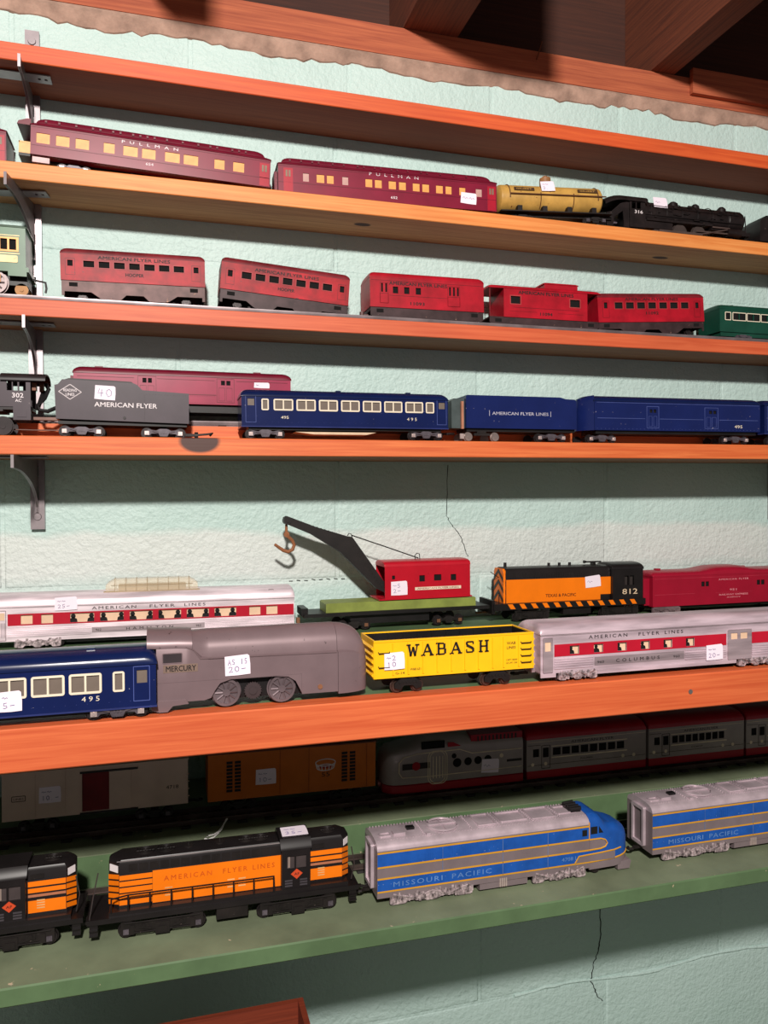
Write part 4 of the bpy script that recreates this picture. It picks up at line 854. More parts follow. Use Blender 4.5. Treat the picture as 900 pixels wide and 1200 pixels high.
def fluted_side(root, x0, x1, z0, z1, n, mat, name='fluted_panel'):
    m = MB(); p = [(.2, z0), (.2, z1)]
    d = (z1-z0)/n; prof = []
    for k in range(n):
        zb = z0+k*d; prof += [(-.05, zb), (-.75, zb+d*.25), (-.75, zb+d*.6), (-.05, zb+d*.8)]
    prof += [(-.05, z1), (.4, z1), (.4, z0)]
    m.prism(prof, 'x', x0, x1); return m.build(name, mat, root, smooth=20)
def silver_car(root, x0, L, W, z0, zs0, zs1, z1, rh, wins, stripes, flutes, far=True, SILV=SILV):
    """flat band z0..zs0 (fluted), red stripe zs0..zs1 with windows, letter board up to z1"""
    m = MB(); m.panel(x0, L, z0, z1, wins, .1, 1.0); m.panel(x0, L, z0, z1, [], W-1, W); m.box(x0, x0+1, 1, W-1, z0, z1); m.box(L-1, L, 1, W-1, z0, z1); m.box(x0, L, 1, W-1, z0, z0+1); m.build('body', SILV, root)
    for a, b in stripes: m = MB(); m.panel(a, b, zs0, zs1, [w for w in wins if w[0] >= a and w[1] <= b], -.25, .1); m.build('red_stripe', STRIPE, root)
    for a, b, lo, hi in flutes: fluted_side(root, a, b, lo, hi, max(3, round((hi-lo)/2.0)), SILV)
    roof(root, x0-.4, L+.4, W, z1, rh, SILV, .4, 5, 2.6, drop=.5)
    m = MB()
    m.box(x0, L, -.35, .1, z1-1.2, z1-.4); m.build('eave_rail', SILVD, root)
def riders(root, wins, seed):
    rnd = random.Random(seed)
    c = {}
    for a, b, lo, hi in wins:
        m = MB(); m.box(a-.2, b+.2, 2.2, 2.6, lo-.2, hi+.2); p = m.build('window_strip', BEIGEP, root)
        if b-a > (15 if root.name.startswith('dome') else 7):
            for side in range(2 if b-a > 15 else 1):
                q = MB(); x = a+2.6+rnd.uniform(-.6, 1) if side == 0 else b-3.2+rnd.uniform(-1, .6)
                s = 1 if b-a > 15 else .8; h = (hi-lo)
                q.cyl((x, lo+h*.66), h*.26*s, 'y', 1.7, 2.15, 10); q.prism([(x-h*.45, lo-.2), (x-h*.38, lo+h*.34), (x, lo+h*.55), (x+h*.38, lo+h*.34), (x+h*.45, lo-.2)], 'y', 1.7, 2.15); q.build('rider_silhouette', PEOPLE, p)
dm = thing('dome_car', 'silver dome car with red stripe and clear observation dome', 'toy train car', -.1668, .930, 'S5', 0, -.006)
wd = [(13.8, 25.9), (34.8, 47)] + [(65+31.9*k, 90.4+31.9*k) for k in range(6)] + [(265.5, 278.7), (285.9, 299.3)]
wd = [(a, b, 28, 38.2) for a, b in wd]
silver_car(dm, -70, 320, 47, 9, 26.6, 39.6, 47.5, 13.5, wd, [(0.5, 319)], [(0.5, 87, 13.5, 26), (214, 319, 13.5, 26), (-70, -14, 13, 26)])
riders(dm, wd, 5)
strips(dm, [(88, 213, 15.5, 21.5)], SILVD, 'name_board', -.4); text(dm, 'HAMILTON', 125, 17, 3, BLACKI, 52, -.52, spacing=1.8); text(dm, '962', 92, 17, 2.6, BLACKI, 6, -.52); text(dm, '962', 203, 17, 2.6, BLACKI, 6, -.52)
text(dm, 'AMERICAN', 88, 41.6, 3.4, BLACKI, 48, -.1, spacing=1.3); text(dm, 'FLYER', 151, 41.6, 3.4, BLACKI, 28, -.1, spacing=1.3); text(dm, 'LINES', 190, 41.6, 3.4, BLACKI, 24, -.1, spacing=1.3)
m = MB(); m.ring(-13, -1, 10, 44, .8, .6, -.4, .1); m.build('vestibule_door', SILVD, dm); strips(dm, [(-11, -2.5, 33, 41)], BEIGEP, 'door_window', -.3); strips(dm, [(-10+k*1.8, -9.2+k*1.8, 14, 30) for k in range(5)], SILVD, 'door_rib', -.35)
DOME = glass('dome_clear', (232, 216, 190), 0.42, 0.06); DOMEF = paint('dome_frame', (190, 166, 132), 0.35, var=0.08)
m = MB(); rg = []
for x, f in ((102, .55), (106, .8), (112, 1), (196, 1), (202, .8), (206, .55)):
    rg.append([(x, 23.5+(-1+2*k/12)*12.5, 59+15.5*f*(1-abs(-1+2*k/12)**4)**.25) for k in range(13)])
m.loft([r_+[(r_[0][0], 36, 58.5), (r_[0][0], 11, 58.5)] for r_ in rg]); dg = m.build('dome', DOME, dm)
m = MB(); m.box(100, 208, 9, 38, 56, 60.5); m.build('dome_base', DOMEF, dm)
for x in (112, 124, 136, 148, 160, 172, 184, 196): m = MB(); m.tube([(x, 23.5+(-1+2*k/12)*12.7, 59+15.8*(1-abs(-1+2*k/12)**4)**.25) for k in range(13)], .3, 5); m.build('dome_rib', DOMEF, dg)
m = MB(); m.tube([(108, 11.5, 67), (200, 11.5, 67)], .3, 5); m.build('dome_rib', DOMEF, dg); m = MB(); m.box(116, 192, 16, 31, 60.5, 67); m.build('dome_seats', paint('seat_tan', (196, 170, 132), .6), dm)
m = MB(); m.ring(289, 295, 53, 58, .5, .5, 3.2, 3.9); m.build('roof_hatch', SILVD, dm)
price_tag(dm, 0, 0, 24, 15, ['~~', '25-'], 0, loc=(49, -1.4, 41.6), rot=(R(-6), R(-2), 0))
lumpy_truck(dm, 7, 55, 1.6, 13, 47, SILT, .8, 3); lumpy_truck(dm, 255, 303, 1.6, 13, 47, SILT, .8, 4); add_wheels(dm, (52, 14, 262, 296), 6.3, 47, 5.2, 4); m = MB(); m.box(320, 324, 20, 27, 6, 12); m.build('coupler', BLACKM, dm)
m = MB(); m.box(60, 250, 6, 41, 5, 9); m.build('underframe', BLACK, dm)
# crane car
REDC = paint('crane_red', (206, 22, 44), 0.34, var=0.06, chip=0.01, chipcol=(90, 20, 24)); LIME = paint('deck_lime', (150, 162, 78), 0.5, var=0.14, vscale=40)
cr = thing('crane_car', 'black crane car with red cabin, lime deck and raised boom', 'toy train car', .1655, .930, 'S5', 0, .004)
m = MB(); m.box(0, 246, 0, 46, 19, 23.5); m.box(60, 165, 8, 38, 7, 19); m.box(-2, 6, 6, 40, 21, 30); m.build('frame', BLACK, cr)
m = MB(); m.prism([(28, 23.6), (28, 34), (30, 35.2), (226, 35.2), (228, 34), (228, 23.6)], 'y', 3, 43); m.build('deck', LIME, cr)
m = MB(); m.cyl((128, 23), 12, 'z', 35.2, 37.4, 20); m.build('turntable', REDC, cr)
hc2 = [(150, 157.5, 58, 66), (170, 180, 58.5, 66.5), (193, 200.5, 58, 66), (113.5, 117.5, 62, 67)]
m = MB(); m.panel(104, 220, 37.4, 78, hc2, 2, 3); m.panel(104, 220, 37.4, 78, hc2[:3], 43, 44); m.box(219, 220, 3, 43, 37.4, 78); m.box(104, 220, 3, 43, 37.4, 38.4); m.build('cabin', REDC, cr)
roof(cr, 103.6, 220.4, 42, 78, 7.5, REDC, .2, 4, 3.2, 'cabin_roof', y0=2, drop=.15); panes(cr, hc2, SHADOWIN, 3.2)
m = MB(); m.box(96, 222, 0.5, 45.5, 36.2, 37.6); m.build('cabin_sill', REDC, cr)
strips(cr, [(144, 207, 47.2, 51)], paint('cream_label', (232, 214, 190), .6), 'name_board', 1.6, 2.05); text(cr, 'AMERICAN FLYER LINES', 147, 48.1, 2.2, paint('red_ink', (150, 40, 40), .6), 57, 1.5)
price_tag(cr, 112, 41.5, 22, 18, ['~5', '2-'], .02, 1.6)
m = MB(); BY = 23
up = [(-20.5, 142.5), (-17, 144.5), (20, 130), (60, 117.5), (66, 116.5), (113, 50), (108, 44)]; lw_ = [(-20.5, 136), (14, 121), (50, 98), (98, 49)]
poly = up + lw_[::-1]
m.prism(poly, 'y', BY-6, BY-4.6); m.prism(poly, 'y', BY+4.6, BY+6); m.build('boom', BLACKM, cr)
m = MB(); 
for a, b in zip(lw_, lw_[1:]): m.prism([a, b, (b[0]+.8, b[1]+1), (a[0]+.8, a[1]+1)], 'y', BY-4.6, BY+4.6)
for a, b in zip(up[1:5], up[2:6]): m.prism([a, b, (b[0]-.5, b[1]-1.2), (a[0]-.5, a[1]-1.2)], 'y', BY-4.6, BY+4.6)
m.build('boom_flange', BLACKM, cr)
m = MB()
for k in range(16): t = k/15; m.cyl((-14+t*74, 141.2-t*24.5), .8, 'y', BY-6.6, BY-6, 6)
for k in range(14): t = k/13; m.cyl((64+t*40, 110-t*58), .8, 'y', BY-6.6, BY-6, 6)
m.build('boom_rivets', BLACKM, cr)['kind'] = 'stuff'
m = MB(); m.cyl((-16.5, 138.5), 4.6, 'y', BY-7.6, BY+7.6, 18); m.cyl((-16.5, 138.5), 2, 'y', BY-8.6, BY+8.6, 10); m.build('pulley', BLACKM, cr)
HOOKM = paint('rust_hook', (166, 104, 66), 0.6, var=0.2, vscale=80)
m = MB(); hk = [(-17, BY, 134), (-17, BY, 124), (-16.5, BY, 120)] + [(-16+8.5*math.sin(R(a))+0, BY, 112+8.2*math.cos(R(a))) for a in range(20, 200, 20)] + [(-22, BY, 104.5), (-27, BY, 108), (-32.5, BY, 112.6)]
hk = [(-17, BY, 134), (-17.2, BY, 124), (-16, BY, 119.5), (-10, BY, 114), (-7.5, BY, 108), (-9.5, BY, 102.5), (-15, BY, 99.6), (-21, BY, 101.5), (-26, BY, 105), (-32, BY, 109.5)]
m.tube(hk, [1.6, 1.8, 2.4, 2.2, 2.2, 2.3, 2.3, 2.2, 2.0, 1.7], 8); m.cyl((-17, 121.5), 3.6, 'y', BY-1.6, BY+1.6, 12); m.build('hook', HOOKM, cr)
m = MB(); m.tube([(61, BY, 118), (63, BY, 121), (66, BY, 120), (67, BY, 116.5)], .6, 5); m.tube([(66, BY-.5, 118.5), (110, BY, 103), (156, BY, 86.5)], .8, 5); m.build('boom_wire', BLACKM, cr)
m = MB(); m.tube([(152, BY, 84), (151, BY, 90), (154, BY, 93), (157.5, BY, 92), (158, BY, 85)], .6, 5); m.build('roof_hook', BLACKM, cr)
COPP = paint('copper_box', (160, 112, 84), 0.4, 0.4); truck(cr, 64, 16, 46, BLACKM, COPP, 5.6); truck(cr, 190, 16, 46, BLACKM, COPP, 5.6); m = MB(); m.box(-6, -2, 20, 26, 10, 17); m.build('coupler', COPP, cr); knuckle(cr, 246, 46, 12, 1)
# orange and black switcher 812
ORG = paint('diesel_orange', (248, 124, 14), 0.36, var=0.04, dk=.95); BLKD = paint('diesel_black', (34, 29, 30), 0.36, var=0.15)
sw = thing('diesel_switcher', 'black and orange diesel switcher numbered 812 with striped sill', 'toy locomotive', .4391, .928, 'S5', 0, -.004)
m = MB(); m.prism([(8, 25), (8, 66), (11, 70.5), (16, 72), (30, 72), (35, 70.5), (38, 66), (38, 25)], 'x', -2, 156); m.build('hood', BLKD, sw)
m = MB(); m.prism([(-.8, 26.5), (-.8, 56), (119, 56), (157, 56), (157, 32), (141, 32), (141, 24.5), (-.8, 24.5)], 'y', 7.6, 8.05); m.build('orange_panel', ORG, sw)
m = MB(); m.prism([(8, 25), (8, 66), (11, 70.5), (35, 70.5), (38, 66), (38, 25)], 'x', -5, -2); m.build('nose', ORG, sw)
for zz in (30, 44, 58): m = MB(); m.prism([(8, zz), (23, zz+12), (38, zz), (38, zz-5), (23, zz+7), (8, zz-5)], 'x', -5.5, -5); m.build('chevron', BLKD, sw)
for zz in (27, 38, 49, 60): m = MB(); m.prism([(-5, zz), (-2, zz+5), (-2, zz+9), (-5, zz+4)], 'y', 7.5, 8); m.build('nose_stripe', ORG, sw)
m = MB(); m.panel(157, 205, 20, 66, [(176, 182, 44, 57), (184, 190.5, 44, 57)], 2, 3); m.panel(157, 205, 20, 66, [(176, 190, 44, 57)], 43, 44); m.box(157, 158, 3, 43, 20, 66); m.box(204, 205, 3, 43, 20, 66); m.build('cab', BLKD, sw)
roof(sw, 156, 206, 42, 66, 9, BLKD, .6, 3, 2.6, 'cab_roof', y0=2, drop=.2); panes(sw, [(176, 182, 44, 57), (184, 190.5, 44, 57)], paint('cab_inside', (60, 52, 50), .6), 5)
text(sw, '812', 172, 31.5, 7.6, paint('number_cream', (222, 196, 166), .5), 24, 1.85); text(sw, 'TEXAS & PACIFIC', 57, 31, 4.2, paint('brown_ink', (80, 28, 8), .6), 46, 7.4, bold=.03)
m = MB(); m.box(-22, 208, 0, 46, 16.5, 25); m.build('sill', BLKD, sw)
for k in range(12): x = 2+k*16.8; m = MB(); m.prism([(x, 18), (x-4.5, 24.5), (x+2.5, 24.5), (x+7, 18)], 'y', -.35, .05); m.build('sill_stripe', ORG, sw)
m = MB()
for k in range(40): m.box(8+k*3.6, 9.2+k*3.6, 7.6, 8.1, 58, 65)
m.build('louvres', BLACKM, sw)['kind'] = 'stuff'
for x in (70, 86, 102): m = MB(); m.cyl((x, 23), 2, 'z', 71.5, 76, 8); m.build('exhaust_stack', BLKD, sw)
m = MB(); m.box(128, 150, 20, 22, 75, 77); m.cyl((23, 76), 2.4, 'x', 124, 128, 8, 1.4); m.box(136, 140, 18, 26, 72, 75); m.build('horn', BLKD, sw); m = MB(); m.cyl((4, 22), 2.2, 'z', 72, 78, 8); m.build('bell', BLKD, sw)
m = MB(); m.tube([(-14, 2, 25), (-14, 2, 40)], .6, 5); m.tube([(-5, 23, 58), (-17, 23, 66)], .5, 5); m.build('handrail', BLKD, sw)
m = MB(); m.box(-24, -20, 2, 44, 12, 30); m.build('footboard', BLKD, sw)
truck(sw, 34, 22, 46, BLACKM, BLACKM, 5.4, style='diesel'); truck(sw, 168, 26, 46, BLACKM, BLACKM, 5.4, style='diesel'); m = MB(); m.box(82, 124, 4, 42, 7, 16.4); m.build('fuel_tank', BLKD, sw)
price_tag(sw, 118, 41, 24, 16, ['~'], .1, 7.2); knuckle(sw, 208, 46, 12, 1); knuckle(sw, -22, 46, 12, -1, COPP)
# red baggage car 951
rbq = thing('baggage_car', 'bright red baggage car with humped roof lettered in white', 'toy train car', .6601, .930, 'S5', 0, .0)
CRIM = paint('crimson_plastic', (176, 22, 52), 0.34, var=0.05)
hr = [(80.7, 86.4, 36.6, 43.6), (88, 93.7, 36.6, 43.6), (176.8, 182.8, 35.8, 42.8), (184.4, 190.5, 35.8, 42.8)]
shell(rbq, 0, 262, 46, 10.5, 53, hr, CRIM); panes(rbq, hr, SHADOWIN, 1.2)
m = MB(); rg = []
for x in [-.5, 0.5, 3] + list(range(60, 200, 10)) + [258, 261.5, 262.5]:
    hump = 5.0*math.exp(-((x-131)/38.0)**4); f = .3 if x in (-.5, 262.5) else (.7 if x in (.5, 261.5) else 1)
    rg.append([(x, y, z) for y, z in arch(46, (7+hump)*f, 53, .4, 2.8)] + [(x, 46.4, 52.99), (x, -.4, 52.99)])
m.loft(rg); m.build('roof', CRIM, rbq, smooth=50)
PINKI = paint('pink_ink', (230, 150, 160), .6); text(rbq, 'AMERICAN FLYER', 110, 44.5, 2.6, PINKI, 52, spacing=1.3); text(rbq, '951', 129, 29, 3, PINKI, 12); text(rbq, 'RAILWAY EXPRESS', 111, 22.5, 2.4, PINKI, 50); text(rbq, 'AGENCY', 124, 18.8, 1.8, PINKI, 24)
strips(rbq, [(3, 258, 49.3, 49.8), (3, 70, 27, 27.5), (105, 168, 26.6, 26.9)], paint('crimson_line', (204, 60, 84), .4), 'belt_line', -.15)
m = MB(); m.box(-10, 0, 8, 38, 12, 50); m.build('diaphragm', CRIM, rbq); m = MB(); m.box(4, 258, 5, 41, 7, 10.4); m.build('underframe', BLACK, rbq)
lumpy_truck(rbq, 0, 46, 1.5, 10, 46, paint('truck_pink_grey', (124, 104, 108), .4, .3, var=.25), .8, 9); lumpy_truck(rbq, 210, 256, 1.5, 10, 46, MATS['truck_pink_grey'], .8, 10); add_wheels(rbq, (8, 40, 216, 250), 5.8, 46, 4.6, 4)
for x in (20, 96, 166, 230): m = MB(); m.box(x, x+7, 20, 26, 59.5, 62.4); m.build('roof_vent', CRIM, rbq)
# ================================================================== fifth shelf, front row
b5 = thing('passenger_coach', 'glossy blue coach 495 coupled behind the grey streamlined engine', 'toy train car', -.2570, .606, 'S5', 0, .0, 0, BG)
blue_coach(b5, 251, 44, 9.5, 41, 11.5, (22.6, 36), 7, 37.5+2.2, 24.0+1.7, 21, mir=True)
price_tag(b5, 143, 12.5, 15, 15, ['~', '5-'], .03, -.7)
MERC = paint('mercury_grey', (142, 120, 124), 0.36, 0.25, var=0.06, vscale=30, chip=0.06, chipcol=(70, 58, 60), chipscale=170)
MERCD = paint('mercury_dark', (70, 58, 60), 0.5)
mc = thing('streamlined_locomotive', 'grey streamlined locomotive with price sticker and exposed drive wheels', 'toy locomotive', -.0058, .615, 'S5', 0, .0)
def msec(x, w, zl, zs, zt, s, yc=22, n=12):
    pts = [(x, yc-w, zl), (x, yc-w, zs)]
    for k in range(n+1):
        a = PI*(1-k/n); pts.append((x, yc+(w-s)*math.cos(a), zs+1.2+(zt-zs-1.2)*math.sin(a)**.8))
    return pts + [(x, yc+w, zs), (x, yc+w, zl)]
m = MB(); rg = [msec(x, 22, 23.5, zs, zt, s) for x, zs, zt, s in ((0, 50, 59, .6), (22, 50, 59.5, .6), (27, 48, 60, 1.2), (34, 41, 60.5, 3.2), (40, 39.6, 60.8, 3.6), (113, 39.2, 61, 3.6))]
m.loft(rg); m.loft([msec(x, 22, 7, 39.2, 61, 3.6) for x in (113, 143)]); m.build('body', MERC, mc, smooth=28)
m = MB(); rg = []
for k in range(12):
    t = k/11; a = t*PI/2; sx = math.sin(a); x = 143.3+26*sx+ (1-1)*0; c = math.cos(a)
    w = 22*(.38+.62*c**.55); zt = 24+36.7*(c**.5 if c > 0 else 0); zs = min(39.2, 20+19.2*c**.4); rg.append(msec(x, w, 5+4*(1-c)*.4, zs, max(zt, zs+1.5), 3.6*c))
m.loft(rg); m.build('nose_shell', MERC, mc, smooth=60)
m = MB()
sk = [(0, 8), (0, 23.4), (112.9, 23.4), (112.9, 8), (112, 10), (108, 18), (102, 22), (92, 23), (56, 23), (48, 20.5), (44, 15), (41, 9.5), (36, 8)]
for y0, y1 in ((0, 1.2), (42.8, 44)): m.prism(sk, 'y', y0, y1)
m.build('side_skirt', MERC, mc)
m = MB(); ar = arch(44, 11.2, 51, .3, 2.2); m.loft([[(x, y, z+dz) for y, z in ar]+[(x, y, z+dz-1.2) for y, z in ar[::-1]] for x, dz in ((-7, 1.2), (0, .6), (16, .2), (27, -.6))]); m.build('cab_roof', MERC, mc)
m = MB(); m.ring(4.2, 19.6, 38.3, 46.6, .7, 1.4, -.3, .1); o_ = m.build('cab_window_frame', MERC, mc); m = MB(); m.box(5, 18.9, -.15, .1, 39, 46); m.build('cab_window', paint('cab_opening', (58, 48, 52), .7), mc)
strips(mc, [(5, 31, 31.2, 37.4)], paint('plate_tan', (140, 116, 104), .5), 'name_plate', -.25); text(mc, 'MERCURY', 7, 32.2, 4.4, BLACKI, 22.5, -.4, bold=.03)
WHM = paint('wheel_zinc', (112, 98, 102), 0.42, 0.4, var=0.2)
for x in (53, 97):
    for y, rz in ((2, 0), (42, PI)):
        m = MB(); m.cyl((0, 0), 10.8, 'y', 1.4, 3.4, 28); m.cyl((0, 0), 11.8, 'y', 3.4, 4.4, 28); q = [(math.cos(2*PI*k/28), math.sin(2*PI*k/28)) for k in range(28)]
        m.loft([[(f*a, yy, f*b) for a, b in q] for f, yy in ((10.8, 1.4), (10.8, 0), (8.8, 0), (8.8, 1.4))], caps=False)
        for k in range(10): a = 2*PI*k/10; m.tube([(2.4*math.cos(a), .9, 2.4*math.sin(a)), (9.2*math.cos(a), .9, 9.2*math.sin(a))], .8, 5)
        m.cyl((0, 0), 3, 'y', -.4, 1.4, 14); m.build('drive_wheel', WHM, mc, (x, y, 12.2), (0, 0, rz))
m = MB(); gp = []
for k in range(44): rr = 7.2 if k % 2 else 6.2; gp.append((74+rr*math.cos(2*PI*k/44), 12+rr*math.sin(2*PI*k/44)))
m.prism(gp, 'y', 3.4, 5); m.cyl((74, 12), 3.2, 'y', 2.6, 3.4, 14); m.build('gear', MERCD, mc)
m = MB(); m.box(38, 116, 8, 36, 6, 23); m.build('motor_block', BLACK, mc)
m = MB(); m.prism([(-4, 3.5), (-4, 8), (0, 9.6), (22, 9.6), (24, 6.5), (12, 5.5), (8, 1.2), (2, 1.2)], 'y', -1.2, 6); m.build('rear_step', MERC, mc)
m = MB(); m.cyl((128, 12), 2.0, 'y', -.8, 0, 14); m.build('bolt', paint('brass_bolt', (190, 130, 96), .4, .4), mc)
m = MB(); m.tube([(33, -.2, 40.8), (142, -.2, 39.4)], .5, 5); m.tube([(22, -.1, 50.5), (28, -.1, 48), (33, -.1, 40.8)], .5, 5); m.build('shoulder_bead', MERC, mc)
price_tag(mc, 52, 25.5, 20, 16, ['AS IS', '20-'], .05, -.7); m = MB(); m.box(-9, 0, 18, 26, 4, 8); m.build('coupler', BLACKM, mc)
# yellow gondola
YEL = paint('wabash_yellow', (248, 186, 22), 0.36, var=0.04)
wb_ = thing('gondola_car', 'yellow gondola car with black slab lettering and black inside', 'toy train car', .1685, .615, 'S5', 0, .0)
W = 42; 
for y_ in (0, W-.9): m = MB(); m.box(0, 145, y_, y_+.9, 14.5, 45); m.build('side_panel', YEL, wb_)
for xe, sg_ in ((-.1, -1), (145.1, 1)):
    m = MB(); m.box(min(xe, xe+sg_*.9), max(xe, xe+sg_*.9), 0, W, 14.5, 45)
    for k in range(5): z = 17.5+k*5.6; m.prism([(xe+sg_*.8, z-1.9), (xe+sg_*2.6, z), (xe+sg_*.8, z+1.9)], 'y', 1, W-1)
    m.build('end_panel', YEL, wb_)
m = MB(); m.box(.2, 144.8, 1, 1.8, 20, 45.6); m.box(.2, 144.8, W-1.8, W-1, 20, 45.6); m.box(.2, 1, 1.8, W-1.8, 20, 45.6); m.box(144, 144.8, 1.8, W-1.8, 20, 45.6); m.box(.2, 144.8, 1, W-1, 19, 20)
for k in range(10): m.box(10+k*13.6, 11.4+k*13.6, W-2.8, W-1.8, 20, 44)
m.build('liner', BLACK, wb_); m = MB(); m.box(-1, 146, -.5, 1.4, 45, 46.6); m.box(-1, 146, W-1.4, W+.5, 45, 46.6); m.box(-1, .6, 1.4, W-1.4, 45, 46.6); m.box(144.4, 146, 1.4, W-1.4, 45, 46.6); m.build('top_rim', YEL, wb_)
for x in (16, 29.5, 42.6, 55.5, 68.5, 80.9, 93.4, 106.8, 117, 131.5): m = MB(); m.prism([(x-.9, -0.0), (x-.5, -1.0), (x+.5, -1.0), (x+.9, -0.0)], 'z', 17, 44); m.build('side_rib', YEL, wb_)
m = MB()
for i, ch in enumerate('WABASH'): slabletter(m, ch, 28.5+i*12.9, 32.4, 9.6, 9.4, 1.9)
o_ = m.build('lettering', BLACKI, wb_, (0, -1.0, 0)); o_['label'] = 'black slab serif lettering'
text(wb_, 'WAB', 120, 36.6, 2.6, BLACKI, 8.5, -.2); text(wb_, 'LINES', 120, 32.8, 2.4, BLACKI, 8.5, -.2); text(wb_, 'CAPY 100000', 119.5, 22.5, 1.5, BLACKI, 10.5, -.2); text(wb_, 'LD LMT 1240', 119.5, 19.8, 1.5, BLACKI, 10.5, -.2); text(wb_, 'W&B 631', 31, 20, 2.0, BLACKI, 9.5, -.2); text(wb_, 'G-14', 18, 17.4, 2.0, BLACKI, 8, -.2)
for x_, z in ((133.5, 20.4), (133.5, 26.2), (133.5, 32), (133.5, 37.6), (3.2, 24), (3.2, 36)):
    m = MB(); m.tube([(x_, -.1, z+.8), (x_+.2, -1.4, z), (x_+9.5, -1.4, z), (x_+9.7, -.1, z+.8)], .45, 5); m.build('grab_iron', BLACKI, wb_)
m = MB(); m.box(3, 142, 10, 32, 11, 14.4); m.build('underframe', BLACK, wb_)
for x in (30, 112):
    m = MB(); m.prism([(-12, 9), (-12, 5), (-7, 3.5), (-4, 7), (4, 7), (7, 3.5), (12, 5), (12, 9), (6, 13.5), (-6, 13.5)], 'y', 2, 4); m.prism([(-12, 9), (-12, 5), (-7, 3.5), (-4, 7), (4, 7), (7, 3.5), (12, 5), (12, 9), (6, 13.5), (-6, 13.5)], 'y', W-4, W-2); m.box(-4, 4, 4, W-4, 8, 12.5)
    for k in range(6): m.cyl((-7.5+k*3, 9.8), .9, 'y', 1.2, 2, 8)
    t = m.build('truck', BLACKM, wb_, (x, 0, 0)); add_wheels(t, (-9, 9), 5.8, W, 4.7, 5, paint('wheel_copper', (104, 80, 72), .35, .6))
price_tag(wb_, 8, 21.6, 18, 14.6, ['~2', '10'], .03, -1.5)
# silver coach Columbus
SILV2 = streaked('silver_plate_pink', (206, 184, 194), 0.36, 0.25)
cl_ = thing('passenger_coach', 'silver passenger coach with red stripe and a double baggage door', 'toy train car', .3208, .614, 'S5', 0, .0)
wc = [(28.8+24.45*k, 38.4+24.45*k, 24.6, 32.2) for k in range(6)]
silver_car(cl_, 0, 290, 44, 8.5, 23.2, 34, 43.2, 9.5, wc, [(13.5, 196.5), (226, 289)], [(13.5, 52, 11.5, 22), (150, 196, 11.5, 22), (226, 289, 11.5, 22)], SILV=SILV2)
riders(cl_, wc, 8)
strips(cl_, [(54, 149, 13, 20.5)], SILVD, 'name_board', -.35); text(cl_, 'COLUMBUS', 76, 14.6, 3.2, BLACKI, 46, -.5, spacing=1.8); text(cl_, '960', 56.5, 14.8, 2.2, BLACKI, 7, -.5); text(cl_, '960', 137, 14.8, 2.2, BLACKI, 7, -.5)
text(cl_, 'AMERICAN', 48, 37.4, 3.2, BLACKI, 40, -.1, spacing=1.4); text(cl_, 'FLYER', 100, 37.4, 3.2, BLACKI, 22, -.1, spacing=1.4); text(cl_, 'LINES', 128, 37.4, 3.2, BLACKI, 20, -.1, spacing=1.4)
def sdoor(x0, x1, z0, z1, wins, root):
    m = MB(); m.panel(x0, x1, z0, z1, wins, -.7, .1); m.ring(x0-.6, x1+.6, z0-.6, z1+.6, .6, .6, -1.0, .1); m.build('door', SILVD, root)
    for w in wins: m = MB(); m.box(w[0], w[1], -.1, .05, w[2], w[3]); m.build('door_window', BEIGEP, root)
sdoor(2.6, 11, 10, 40, [(4, 9.8, 28.5, 36.6)], cl_); sdoor(198.5, 224.5, 9.5, 37, [(201.5, 209, 28.3, 34.2), (212.4, 220.4, 28.3, 34.2)], cl_)
price_tag(cl_, 173, 9.6, 19, 14.8, ['~~', '20-'], .03, -1.2)
m = MB(); m.box(57, 208, -.3, 1.0, 5.2, 8.6); m.box(0, 15, -.2, 1, 5, 8.6); m.box(57, 208, 43, 44.3, 5.2, 8.6); m.build('side_skirt', SILV2, cl_); m = MB(); m.box(-4, 0, 11, 33, 8, 44); m.build('diaphragm', SILVD, cl_)
lumpy_truck(cl_, 18, 57, 1.6, 11.6, 44, SILT, .4, 21); lumpy_truck(cl_, 211, 252, 1.6, 11.6, 44, SILT, .4, 22); add_wheels(cl_, (19, 50, 218, 246), 6.0, 44, 4.9, 4); m = MB(); m.box(16, 270, 6, 38, 5, 8.5); m.build('underframe', BLACK, cl_); knuckle(cl_, -2, 44, 6, -1)

# ================================================================== green step: boxcars and grey streamliner
TANP = paint('boxcar_tan', (212, 186, 170), 0.45, var=0.06, vscale=25, dk=1)
tb_ = thing('boxcar', 'tan boxcar with a dark red sliding door on the step', 'toy train car', -.1615, .860, 'S6', 7.6, .0)
W = 50; m = MB(); m.panel(0, 185, 15.5, 64, [(76.5, 104, 18, 58)], 0, 1); m.panel(0, 185, 15.5, 64, [], W-1, W); m.box(0, 1, 1, W-1, 15.5, 64); m.box(184, 185, 1, W-1, 15.5, 64); m.box(1, 184, 1, W-1, 15.5, 16.5); m.build('body', TANP, tb_)
m = MB(); m.prism([(-.8, 63.5), (-.8, 65), (W/2, 70), (W+.8, 65), (W+.8, 63.5)], 'x', -1, 186); m.build('roof', TANP, tb_); m = MB(); m.box(0, 185, W/2-4, W/2+4, 69.2, 70.6); m.build('roof_walk', TANP, tb_)
strips(tb_, [(30, 31.6, 16, 64), (59, 60.6, 16, 64), (76, 77, 16, 60), (131, 132.4, 16, 64), (154, 155.6, 16, 64)], TANP, 'side_rib', -.7)
m = MB(); m.box(77, 104, .4, 1.2, 18, 58); m.build('door', paint('door_dark_red', (128, 16, 24), .5), tb_); m = MB(); m.box(104, 126, -1.2, 0, 17.5, 58.5); m.build('sliding_door', TANP, tb_)
strips(tb_, [(75, 133, 58.6, 60.4), (75, 133, 15.6, 17.2)], BLACK, 'door_rail', -1.8, .1)
